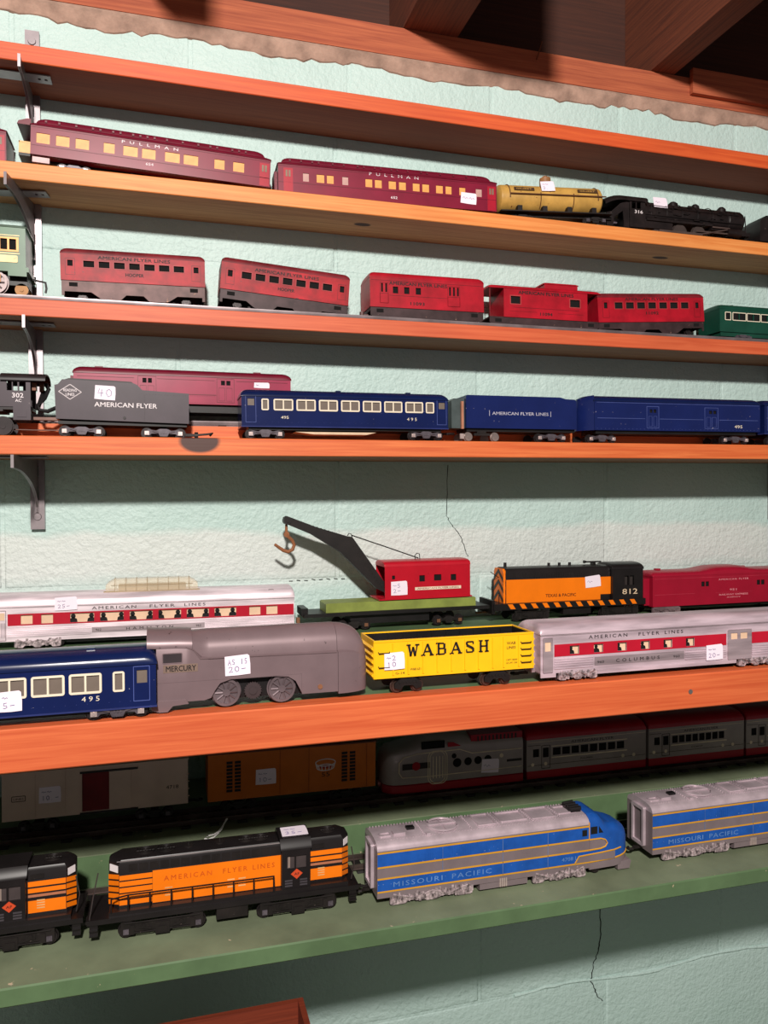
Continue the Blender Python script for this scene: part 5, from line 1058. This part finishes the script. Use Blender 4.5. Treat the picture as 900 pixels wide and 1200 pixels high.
text(tb_, '4718', 162, 33.2, 4, BLACKI, 13); m = MB(); m.ring(9, 22.5, 35, 41, .6, 1, -.15, .05); m.build('emblem', BLACKI, tb_); text(tb_, 'LINES', 11, 36.8, 2.2, BLACKI, 9.5); price_tag(tb_, 35, 31, 21.5, 17, ['~~', '10.-'], .0)
truck(tb_, 34, 15, W, BLACKM, TRUCKG, 5.4); truck(tb_, 150, 15, W, BLACKM, TRUCKG, 5.4); m = MB(); m.box(4, 181, 10, 40, 12, 15.4); m.build('underframe', BLACK, tb_); knuckle(tb_, 185, W, 9, 1); 
for z in (24, 32, 40, 48): m = MB(); m.tube([(183.5, -.8, z), (183.5, -2, z+.4), (186.5, -2, z+.4)], .5, 5); m.build('grab_iron', TANP, tb_)
ORB = paint('boxcar_orange', (226, 118, 28), 0.45, var=0.06)
ob_ = thing('refrigerator_car', 'orange boxcar with square vent grids and a round emblem on the step', 'toy train car', .0445, .860, 'S6', 7.6, -.006)
m = MB(); m.box(0, 191, 0, .8, 14, 66); m.box(0, 191, W-.8, W, 14, 66); m.box(0, .8, .8, W-.8, 14, 66); m.box(190.2, 191, .8, W-.8, 14, 66); m.box(.8, 190, .8, W-.8, 14, 15); m.build('body', ORB, ob_)
m = MB(); m.prism([(-.8, 65.5), (-.8, 67), (W/2, 71.5), (W+.8, 67), (W+.8, 65.5)], 'x', -1, 192); m.build('roof', paint('roof_brown', (120, 62, 34), .5), ob_)
for x in (20, 29, 150.5, 160):
    for k in range(9): m = MB(); m.box(x, x+6.6, -.5, .1, 23+k*3.9, 25.8+k*3.9); m.build('vent_slat', BLACKI, ob_)
strips(ob_, [(79, 79.6, 15, 65), (112, 112.6, 15, 65), (180, 180.6, 15, 65)], paint('orange_seam', (176, 84, 18), .5), 'side_seam', -.3)
m = MB()
for z0, z1_ in ((47.5, 50), (40.5, 44)):
    pass
ellp = lambda cx, cz, a, b, n=24: [(cx+a*math.cos(2*PI*k/n), -.15, cz+b*math.sin(2*PI*k/n)) for k in range(n+1)]
m.tube(ellp(131.5, 46.5, 11.5, 4), .6, 4); m.tube(ellp(131.5, 41, 10, 3.6), .6, 4)
for k in range(9): a = -PI*k/8; m.tube([(131.5+11.5*math.cos(a), -.15, 46.5+4*math.sin(a)), (131.5+10*math.cos(a), -.15, 41+3.6*math.sin(a))], .5, 4)
m.build('emblem', WHITE, ob_); m = MB(); m.prism([(131.5+9*math.cos(2*PI*k/20), 42.5+2.8*math.sin(2*PI*k/20)) for k in range(20)], 'y', -.12, .05); m.build('emblem_center', paint('emblem_red', (170, 30, 24), .5), ob_)
text(ob_, '55', 127, 30.5, 5.2, BLACKI, 9.5); price_tag(ob_, 52, 28, 23, 17.5, ['~~', '10-'], .0)
truck(ob_, 34, 15, W, BLACKM, BLACKM, 5.4); truck(ob_, 156, 15, W, BLACKM, BLACKM, 5.4); m = MB(); m.box(4, 187, 10, 40, 11, 13.9); m.build('underframe', BLACK, ob_)
# grey and red tin streamliner
SG = paint('litho_silver_grey', (158, 146, 143), 0.34, 0.1, var=0.08, vscale=30); SR = paint('litho_red', (186, 24, 44), 0.36, var=0.08); SKB = paint('litho_line', (52, 44, 46), .5)
sl = thing('streamliner_locomotive', 'grey tin streamliner engine with round portholes and red skirt on the step', 'toy locomotive', .2440, .858, 'S6', 6.8, .0)
W = 48
def ssec(x, w, zl, zt, p=2.6, n=14, zm=None):
    zm = zm if zm is not None else zl+(zt-zl)*.55
    return [(x, 24-w, zl), (x, 24-w, zm)] + [(x, 24+w*math.cos(PI*(1-k/n)), zm+(zt-zm)*math.sin(PI*k/n)**.75) for k in range(1, n)] + [(x, 24+w, zm), (x, 24+w, zl)]
rg = []
for x, w, zt in ((2, 9, 30), (4, 14, 40), (8, 19, 47), (14, 22, 51), (24, 23.6, 54), (34, 24, 56), (42, 24, 60), (50, 24, 65), (58, 24, 67), (96, 24, 66.5), (110, 24, 63), (120, 24, 62), (180, 24, 62)): rg.append(ssec(x, w, 11.5, zt, zm=min(zt-4, 46)))
m = MB(); m.loft(rg); m.build('body', SG, sl, smooth=50)
m = MB(); rg = [ssec(x, w, 1.5, 11.4, zm=10) for x, w in ((3, 12), (8, 19), (14, 22), (24, 23.8), (34, 24.2), (180, 24.2))]; m.loft(rg); m.build('skirt', SR, sl)
m = MB()
for k in range(11): z = 15+k*2.4; m.tube([(4.6+abs(k-5)*.45, 13, z), (2.2+abs(k-5)*.5, 24, z), (4.6+abs(k-5)*.45, 35, z)], .7, 5)
m.build('nose_grille', SKB, sl)
m = MB(); m.box(48, 77, .2, 2.4, 51.5, 60); o_ = m.build('cab_window', SHADOWIN, sl, (0, -.4, 0)); m = MB(); m.prism([(81, 52), (81, 57.5), (88, 57), (98, 52)], 'y', -.3, .8); m.build('side_window', SR, sl)
for x, z, r in ((93, 32, 5.4), (107, 32.4, 4.8), (120, 32.6, 4.8), (133, 33, 4.6), (89, 40.5, 3)): m = MB(); m.cyl((x, z), r, 'y', -.3, .1, 20); m.build('porthole', SHADOWIN, sl)
BR = paint('litho_cream', (232, 214, 186), .4)
m = MB(); m.tube([(24, -.2, 20), (20, -.2, 26), (20, -.2, 38), (26, -.2, 44), (44, -.2, 47), (96, -.2, 48), (112, -.2, 42), (178, -.2, 42)], .6, 5); m.tube([(24, -.2, 20), (60, -.2, 19), (178, -.2, 20)], .5, 5); m.build('trim_line', BR, sl)
m = MB(); [m.ring(58-a, 78+a, 10+0-a*.4, 48+a*.4, .8, 8, -.4-.1*a, .1, 8) for a in (0, 2.4)]; [m.box(62+4*k, 63+4*k, -.35, .1, 16, 42) for k in range(4)]; m.build('crest', BR, sl)
m = MB(); m.box(24, 58, -.35, .1, 29, 36); m.build('crest_band', SKB, sl); m = MB(); m.cyl((41, 32.5), 5, 'y', -.7, .1, 18); m.build('crest_medal', SR, sl)
m = MB(); m.box(112, 180, 2.6, 45, 54, 62.6); m.build('red_roof', SR, sl); strips(sl, [(120+k*5, 122+k*5, 55, 61) for k in range(11)], SKB, 'roof_louvre', 2.1, 2.8); strips(sl, [(158, 178, 27, 30)], SKB, 'rear_vent', -.3)
m = MB(); m.cyl((151, 35.5), 2.6, 'y', -.4, .1, 14); m.build('lamp', BR, sl); m = MB(); m.cyl((24, 8), 4, 'x', 0, 4, 14); m.build('coupler', paint('bumper_pink', (206, 140, 140), .3, .5), sl)
price_tag(sl, 124, 16.5, 23, 17, ['~'], -.06); add_wheels(sl, (40, 62, 130, 152), 4.6, W, 3.6, 4)
def stream_coach(root, L, name, doors=True):
    holes = [(8.5, 17, 28, 38)] + [(36+k*(L-66)/8, 36+(k+.84)*(L-66)/8, 28.5, 38) for k in range(8)]
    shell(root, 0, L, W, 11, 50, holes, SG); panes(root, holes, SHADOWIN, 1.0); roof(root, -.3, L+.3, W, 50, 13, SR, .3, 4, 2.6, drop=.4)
    m = MB(); m.box(.3, L-.3, -.2, W+.2, 1.5, 10.9); m.build('skirt', SR, root)
    m = MB(); m.ring(20, 32, 13, 42, .6, .6, -.3, .1); m.ring(22, 30, 27, 39, .5, .5, -.3, .1); m.build('door_outline', SKB, root); strips(root, [(22.5, 29.5, 27.5, 38.5)], SHADOWIN, 'door_window', -.2)
    strips(root, [(34, L-28, 25.2, 26.6), (34, L-28, 39.6, 40.6), (1, L-1, 46.5, 47)], BR, 'belt_line', -.35); strips(root, [(1, L-1, 17.5, 18), (1, 19, 42.5, 43)], SKB, 'belt_line', -.2)
    for x in (8, 26, L-34, L-18): m = MB(); m.cyl((x, 19), 2.2, 'y', -.3, .1, 12); m.build('lamp', BR, root)
    text(root, 'AMERICAN FLYER', L*.36, 42.2, 3, BLACKI, L*.36); text(root, name, L*.44, 20, 2.6, BLACKI, 17)
    add_wheels(root, (24, 40, L-40, L-24), 4.6, W, 3.6, 4); m = MB(); m.box(L, L+3.4, 6, 42, 4, 56); m.build('vestibule_bellows', BLACK, root)
SGP = 'grey and red tin streamliner coaches'
for x, L, nm, lb in ((.4300, 170, 'PULLMAN', 'grey red-roofed tin coach joined to the streamliner engine'), (.6042, 149, 'COACH', 'middle grey red-roofed tin coach of the streamliner set'), (.7570, 149, 'CLUB', 'last grey red-roofed tin coach of the streamliner set')):
    stream_coach(thing('streamliner_coach', lb, 'toy train car', x, .860, 'S6', 6.8, .0, 0, SGP), L, nm)
# loop of white string
sg = thing('string_loop', 'small loop of white string lying on the green step', 'string', .040, .815, 'S6')
m = MB(); m.tube([(24, 26, 9.0), (20, 20, 6.5), (17, 14, 3), (13, 9, 1.4), (8, 2, .8), (2, -2, .8), (-1, 1, .8), (3, 7, .9), (9, 8, 1.2), (14, 12, 2.2), (19, 19, 5), (23, 24, 9.5)], .8, 6); m.build('string', paint('string_white', (248, 242, 240), .8), sg)

# ================================================================== bottom shelf: road switchers and blue silver diesels
STRB = paint('stripe_black', (30, 25, 26), .42)
def geep(root, top_tag=True, num='GP7'):
    W = 45; h0, h1 = 9.0, 36.0
    m = MB(); m.box(-26, 216, 0, W, 17, 21.5); m.box(-8, 206, 1.5, W-1.5, 21.5, 25.4); m.build('platform', BLKD, root)
    def hood(x0, x1, nose, nm):
        pl = [(x0, h0), (x1, h0), (x1, h1), (x0, h1)] if nose == 0 else ([(x0, h0), (x1, h0), (x1, h1), (x0, h1), (x0-9, h1-9), (x0-9, h0+9)] if nose < 0 else [(x0, h0), (x1, h0), (x1+7, h0+8), (x1+7, h1-8), (x1, h1), (x0, h1)])
        m = MB(); rg = []
        cx = sum(p[0] for p in pl)/len(pl); cy = (h0+h1)/2
        for z, s in ((25.4, 0), (64, 0), (66.6, 1.6), (67.6, 4)): rg.append([(p[0]+(s if p[0] < cx else -s), p[1]+(s if p[1] < cy else -s), z) for p in pl])
        m.loft(rg); return m.build(nm, BLKD, root)
    hood(0, 143, -1, 'long_hood'); hood(170, 202, 1, 'short_hood')
    m = MB(); m.panel(143, 170, 25.4, 62, [(148, 155, 43, 55), (156.5, 166, 43, 55)], 3, 4); m.panel(143, 170, 25.4, 62, [(148, 166, 43, 55)], W-4, W-3); m.box(143, 144, 4, W-4, 25.4, 62); m.box(169, 170, 4, W-4, 25.4, 62); m.build('cab', BLKD, root)
    m = MB(); rg = [[(x, y, z) for y, z in ((2.5, 61), (3, 63.5), (9, 69.5), (36, 69.5), (42, 63.5), (42.5, 61))] for x in (142, 171)]; m.loft(rg); m.build('cab_roof', BLKD, root)
    panes(root, [(148, 155, 43, 55), (156.5, 166, 43, 55)], paint('cab_pane', (84, 74, 74), .25), 4.5); m = MB(); m.box(149, 151, 4.2, 4.6, 44, 54); m.build('window_post', paint('post_pale', (170, 150, 140), .5), root)
    strips(root, [(28.4, 142.8, 26, 54.8)], ORG, 'orange_panel', 8.55, 9.05); strips(root, [(171, 201.5, 27.5, 38)], ORG, 'orange_panel', 8.4, 9.05)
    for k in range(5): strips(root, [(0.3, 28.2, 27.2+k*5.5, 31.4+k*5.5)], ORG, 'orange_stripe', 8.7, 9.05)
    for k, (a, b) in enumerate(((41.0, 43.2), (44.8, 48.6), (50.2, 54.6))): strips(root, [(171, 201.5, a, b)], ORG if k else paint('pale_stripe', (206, 130, 96), .5), 'orange_stripe', 8.7, 9.05)
    for xa, xb, ya, yb in ((-9, 0, h0+9, h0), (202, 209, h0, h0+8)):
        d = Vector((xb-xa, yb-ya)).normalized(); n_ = Vector((d.y, -d.x))*.35
        for k in range(5):
            m = MB(); z = 27+k*5.6; lf = 2.4 if xa < 0 else -2.4
            m.add([(xa+n_.x, ya+n_.y, z-lf*.5), (xb+n_.x, yb+n_.y, z+lf*.5-2*0), (xb+n_.x, yb+n_.y, z+4+lf*.5), (xa+n_.x, ya+n_.y, z+4-lf*.5), (xa, ya, z-lf*.5), (xb, yb, z+lf*.5), (xb, yb, z+4+lf*.5), (xa, ya, z+4-lf*.5)], [(0,1,2,3),(4,7,6,5),(0,4,5,1),(2,6,7,3),(1,5,6,2),(0,3,7,4)]); m.build('nose_stripe', ORG, root)
        m = MB(); q = [(xa+n_.x*1.4, ya+n_.y*1.4), (xb+n_.x*1.4, yb+n_.y*1.4)]
        m.add([(q[0][0]+d.x*1.6, q[0][1]+d.y*1.6, 56), (q[1][0]-d.x*1.2, q[1][1]-d.y*1.2, 56), (q[1][0]-d.x*1.2, q[1][1]-d.y*1.2, 62), (q[0][0]+d.x*1.6, q[0][1]+d.y*1.6, 62), (xa+d.x*1.6, ya+d.y*1.6, 56), (xb-d.x*1.2, yb-d.y*1.2, 56), (xb-d.x*1.2, yb-d.y*1.2, 62), (xa+d.x*1.6, ya+d.y*1.6, 62)], [(0,1,2,3),(4,7,6,5),(0,4,5,1),(2,6,7,3),(1,5,6,2),(0,3,7,4)]); nb = m.build('number_board', WHITE, root)
    text(root, 'AMERICAN', 38, 44.5, 4.6, paint('rust_ink', (206, 84, 16), .5), 42, 8.4, spacing=1.4); text(root, 'FLYER', 90, 44.5, 4.6, MATS['rust_ink'], 22, 8.4, spacing=1.4); text(root, 'LINES', 117, 44.5, 4.6, MATS['rust_ink'], 20, 8.4, spacing=1.4)
    m = MB(); m.prism([(157, 33.5), (162.5, 38.5), (157, 43), (151.5, 38.5)], 'y', 2.6, 3.05); dm_ = m.build('diamond_emblem', paint('emblem_orange', (240, 90, 50), .4), root); text(dm_, 'AF', 154.6, 37.2, 2.4, BLACKI, 4.8, 2.5)
    for x in (146, 160):
        for k in range(3): strips(root, [(x, x+7, 27+k*2.4, 28.4+k*2.4)], paint('vent_grey', (84, 78, 84), .45), 'cab_louvre', 2.6, 3.05)
    for x in (39, 94, 104, 178):
        for k in range(4): strips(root, [(x, x+6.5, 31+k*2.2, 32+k*2.2)], paint('louvre_pale', (255, 196, 130), .5), 'louvre', 8.2, 8.6)
    strips(root, [(8+k*9, 15.5+k*9, 56.5, 63) for k in range(15)], BLACKM, 'hood_door', 8.7, 9.05); strips(root, [(-2, 142, 65.4, 66.0)], paint('pale_edge', (150, 140, 140), .4), 'roof_edge', 9.5, 10.3); strips(root, [(173, 184, 57, 61)], BLACKM, 'hood_vent', 8.2, 9.05)  # roof_edge: pale line along the near top edge of the long hood
    for x, r in ((22, 8), (40, 8), (112, 7), (126, 7), (190, 7)):
        m = MB()
        for rr in (r, r*.66, r*.33): m.tube([(x+rr*math.cos(2*PI*k/20), 22.5+rr*math.sin(2*PI*k/20), 67.9) for k in range(21)], .5, 5)
        for k in range(6): m.tube([(x, 22.5, 67.9), (x+r*math.cos(PI*k/3), 22.5+r*math.sin(PI*k/3), 67.9)], .4, 4)
        m.build('roof_fan', BLACKM, root)
    for x in (60, 88): m = MB(); m.cyl((x, 22.5), 4.4, 'z', 67.4, 68.4, 14); m.cyl((x, 22.5), .8, 'z', 68.4, 71.5, 6); m.build('exhaust_stack', BLACKM, root)
    m = MB(); m.tube([(-6, 1, 37.5), (8, 1, 39.5), (136, 1, 39.5), (136, 1, 25.6)], .75, 6); m.tube([(-6, 1, 37.5), (-6, 1, 25.6)], .7, 6)
    for k in range(8): m.tube([(8+k*18.2, 1, 25.4), (8+k*18.2, 1, 39.5)], .75, 6)
    m.build('handrail', BLKD, root); m = MB()
    m.tube([(210, 6, 25), (213, 6, 40), (210, 6, 56)], .6, 5); m.build('end_rail', paint('wire_grey', (92, 84, 84), .4, .5), root); m = MB(); m.tube([(-24, 2, 21), (-21, 3, 40), (-17, 5, 60)], .6, 5); m.build('end_rail', paint('wire_grey', (92, 84, 84), .4, .5), root)
    for x in (-24, 207): m = MB(); m.box(x, x+7, 1.5, 5, 7, 17); m.box(x, x+7, -.4, 5, 11.6, 12.6); m.box(x, x+7, -.4, 5, 7, 8); m.build('step', BLKD, root)
    for x in (37, 158):
        t = truck(root, x, 32, W, BLACKM, TRUCKG, 6.0, style='diesel'); m = MB(); m.box(-6, 6, .0, 2, 2.2, 12.5); m.box(-4, 4, -.8, 0, 4, 9); m.build('brake_cylinder', BLACKM, t)
    m = MB(); m.prism([(2, 6), (2, 16.9), (43, 16.9), (43, 6), (38, 3.5), (7, 3.5)], 'x', 84, 112); m.build('fuel_tank', BLACKM, root)
    if top_tag: price_tag(root, 0, 0, 25, 19, ['~~', '35-'], loc=(145, 13, 69.9), rot=(R(-88), 0, 0))
    knuckle(root, -26, W, 9, -1); knuckle(root, 216, W, 9, 1)
GG = 'orange and black road switchers'
g1 = thing('diesel_road_switcher', 'orange and black road switcher with a price sticker on its cab roof', 'toy locomotive', -.0406, .702, 'S7', 1.0, -.005, 0, GG); geep(g1)
g2 = thing('diesel_road_switcher', 'orange and black road switcher without a sticker coupled to its twin', 'toy locomotive', -.2860, .709, 'S7', .6, .004, 0, GG); geep(g2, False)
# Missouri Pacific diesels
MPB = paint('mp_blue', (34, 96, 190), 0.36, var=0.12, vscale=60, chip=0.03, chipcol=(180, 190, 205), chipscale=420); MPS = paint('mp_silver', (196, 178, 186), 0.34, 0.3, var=0.14, vscale=40); MPG = paint('mp_grey', (150, 134, 138), 0.4, 0.2, var=0.08); MPY = paint('mp_yellow', (236, 172, 52), .4, var=.05)
def mp_body(root, L, lower_to, b1_to):
    W = 46
    m = MB(); m.panel(0, L, 8.4, 50, [], 0, 1); m.panel(0, L, 8.4, 50, [], W-1, W); m.box(0, 1, 1, W-1, 8.4, 50); m.box(L-1, L, 1, W-1, 8.4, 50); m.box(1, L-1, 1, W-1, 8.4, 9.4); m.build('body', MPG, root)
    rg = []
    for x in (0, L): rg.append([(x, 0, 49.6), (x, .4, 52), (x, 2.2, 54.6), (x, 6, 56.4), (x, 12, 57.4), (x, 23, 58), (x, 34, 57.4), (x, 40, 56.4), (x, 43.8, 54.6), (x, 45.6, 52), (x, 46, 49.6)])
    m = MB(); m.loft(rg); m.build('roof', MPS, root, smooth=50)
    strips(root, [(.2, lower_to, 14.9, 24.6)], MPB, 'blue_band', -.25); strips(root, [(.2, b1_to, 36.6, 47.4)], MPB, 'blue_band', -.25)
    strips(root, [(.2, b1_to, 47.6, 49.0), (.2, L, 35.0, 36.4), (.2, L, 24.8, 26.2), (.2, L, 13.4, 14.7)], MPY, 'yellow_line', -.35)
    m = MB()
    for k in range(26): m.box(48+k*1.9, 49+k*1.9, -.55, 0, 38, 46)
    m.build('louvres', MPB, root)['kind'] = 'stuff'; strips(root, [(66, 66.5, 26.4, 47.4), (130, 130.5, 14, 47.4), (180, 180.5, 14, 47.4)], paint('mp_seam', (120, 140, 180), .4), 'panel_seam', -.35)
    m = MB()
    rr = 15; m.tube([(74+rr*math.cos(2*PI*k/32), 23+rr*.98*math.sin(2*PI*k/32), 58.2) for k in range(33)], 1.0, 6); m.tube([(59, 23, 58.6), (89, 23, 58.6)], .6, 5); m.tube([(74, 8.4, 58.0), (74, 37.6, 58.0)], .6, 5); m.build('roof_fan', MPS, root)
    for x0, x1, y0, y1 in ((108, 128, 10, 36), (134, 164, 12, 34), (168, 196, 10, 36), (6, 18, 12, 20), (200, 222, 14, 32)):
        if x1 < L:
            m = MB(); m.ring(x0, x1, y0, y1, 1.6, 1.8, 0, 1.2); m.v = [(a, c, 58.6-b) for a, b, c in m.v]; m.build('roof_hatch', MPS, root)
    m = MB()
    for y in (7, 39):
        for k in range(int(L/3.2)): m.cyl((3+k*3.2, y), .6, 'z', 56.6, 57.5, 6)
    for x in (50, 100, 130, 166, 198):
        for k in range(9): m.cyl((x, 9+k*3.5), .6, 'z', 57.2, 58.6, 6)
    m.build('roof_rivets', MPS, root)['kind'] = 'stuff'; m = MB(); m.box(36, 44, 20, 26, 57.6, 60); m.build('roof_vent', BLACK, root); m = MB(); m.box(20, 32, 12, 20, 57, 59.6); m.box(52, 56, 6, 10, 56.4, 58.6); m.build('roof_box', MPS, root)
    # end with framed diaphragm
    m = MB(); m.ring(12, 34, 12, 52, 3.2, 2, -3.2, 0); m.v = [(b, a, c) for a, b, c in m.v]; m.build('diaphragm', MPS, root); m = MB(); m.box(-1, -.1, 15, 31, 15, 48); m.build('end_door', MPG, root)
    for x0, x1, sd in ((13, 98, 31), (164, 252, 32)):
        if x0 < L: lumpy_truck(root, x0, min(x1, L-4), .9, 12.6, W, SILT, .6, sd); add_wheels(root, (x0+10, x0+42, x0+74), 6.3, W, 5.2, 4)
    m = MB(); m.prism([(1, 2.4), (1, 13), (45, 13), (45, 2.4), (41, 1), (5, 1)], 'x', 106, 158); m.build('fuel_tank', MPG, root); strips(root, [(127+k*2.2, 128.4+k*2.2, 3, 11) for k in range(4)], NICKEL, 'tank_ladder', -.1, 1.0)
    knuckle(root, 0, W, 8, -1)
pa = thing('diesel_cab_unit', 'silver and blue cab diesel with rounded blue nose and yellow lines', 'toy locomotive', .1912, .693, 'S7', 0.6, 0)
pa.scale = (.99, 1, 1.075)
mp_body(pa, 228, 228, 228)
m = MB(); rg = []
def nsec(x, w, zl, zt, rs=6, n=6):
    yc = 23; rs = min(rs, w*.8, (zt-zl)*.45); pts = [(x, yc-w, zl)]
    for k in range(n+1): a = PI-PI/2*k/n; pts.append((x, yc-w+rs+rs*math.cos(a), zt-rs+rs*math.sin(a)))
    for k in range(n+1): a = PI/2-PI/2*k/n; pts.append((x, yc+w-rs+rs*math.cos(a), zt-rs+rs*math.sin(a)))
    return pts+[(x, yc+w, zl)]
for x, w, zt, rs in ((228, 23, 58.2, 9), (236, 23, 58.6, 9), (241, 23, 57, 9), (246, 22.8, 51.5, 9), (250, 22.6, 47.5, 9), (258, 22, 46.4, 9), (266, 20.2, 45, 10), (272, 17.6, 43, 10), (276.5, 14, 39.5, 9), (279.5, 10, 34.5, 7), (281, 6, 29, 5)): rg.append(nsec(x, w, 14.8, zt, rs))
m.loft(rg); nz = m.build('nose', MPB, pa, smooth=45)
m = MB(); m.loft([nsec(x, w, 6.5, 14.7, .5) for x, w in ((228, 23), (258, 22), (266, 20.2), (272, 17.6), (276.5, 14), (279.5, 10), (281, 6))]); m.build('nose_skirt', MPG, pa)
m = MB(); m.tube([(228, -.2, 14), (258, .8, 14.6), (266, 2.6, 15), (272, 5.2, 15.4), (276.5, 8.8, 15.8), (279.5, 12.8, 16), (281.4, 17, 16)], .8, 5); m.build('yellow_line', MPY, pa)
m = MB(); m.prism([(212, 14.8), (216, 20.5), (258, 22), (258, 14.8)], 'y', -.6, -.2); m.build('grey_panel', MPG, pa); m = MB(); m.tube([(211, -.6, 14.8), (215.5, -.6, 21), (240, -.6, 22), (258, .4, 22.6), (267, 3, 23)], .7, 5); m.build('yellow_line', MPY, pa)
m = MB(); m.prism([(228, 26.3), (240, 26.6), (245, 27.6), (247.6, 30.4), (245, 33.6), (240, 34.8), (228, 35)], 'y', -.55, 0); m.build('grey_panel', MPG, pa); m = MB(); m.tube([(227, -.5, 25.6), (241, -.5, 26), (246.4, -.5, 27.4), (248.8, -.5, 30.5), (246.2, -.5, 34), (241, -.5, 35.6), (227, -.5, 35.7)], .75, 5); m.build('yellow_line', MPY, pa)
for a, b, c, d in ((219.5, 225, 39.6, 45.4), (229.5, 237, 40.6, 47.4)): m = MB(); m.box(a, b, -.5, .2, c, d); m.build('cab_window', SHADOWIN, pa)
m = MB(); m.prism([(239, 41), (239, 47.6), (244, 41)], 'y', -.4, .6); m.build('cab_window', SHADOWIN, pa)
for s_ in (-1, 1): m = MB(); m.add([(246.4, 23+s_*2, 50.8), (246.4, 23+s_*16, 50.4), (242.4, 23+s_*16, 55.6), (242.4, 23+s_*2, 56.4), (245.2, 23+s_*2, 50.2), (245.2, 23+s_*16, 50), (241.2, 23+s_*16, 54.8), (241.2, 23+s_*2, 55.6)], [(0,1,2,3),(4,7,6,5),(0,4,5,1),(2,6,7,3),(1,5,6,2),(0,3,7,4)]); m.build('windshield', SHADOWIN, pa)
m = MB(); m.box(214, 226, 14, 32, 57.8, 60.5); [m.cyl((y, 61), 1.4, 'x', 214, 226, 8, 2.2) for y in (15, 20, 26, 31)]; m.build('horn', BLACK, pa); strips(pa, [(227.2, 228.2, 36, 52)], MPY, 'yellow_line', -.4)
m = MB(); m.prism([(264, 1), (264, 8), (278, 10), (280, 8), (278, 1)], 'y', 3.5, 42.5); m.build('pilot', MPG, pa); m = MB(); m.cyl((18, 31), 2.4, 'x', 277, 279.6, 12); m.build('headlamp', paint('lamp_pink', (220, 180, 180), .3), pa)
SILI = paint('silver_ink', (98, 136, 190), .5)
text(pa, 'MISSOURI', 16, 17.4, 4.6, SILI, 50, -.4, spacing=1.25, bold=0); text(pa, 'PACIFIC', 76, 17.4, 4.6, SILI, 42, -.4, spacing=1.25, bold=0); text(pa, '4708 L', 196, 18.2, 3.6, SILI, 18, -.4)
pb = thing('diesel_booster_unit', 'silver and blue booster diesel with flat ends and no cab', 'toy locomotive', .4960, .699, 'S7', 1.2, .004)
pb.scale = (.99, 1, 1.06)
mp_body(pb, 262, 262, 262); text(pb, 'MISSOURI', 20, 17.2, 4.6, SILI, 44, -.4, spacing=1.1); text(pb, 'PACIFIC', 72, 17.2, 4.6, SILI, 38, -.4, spacing=1.1)
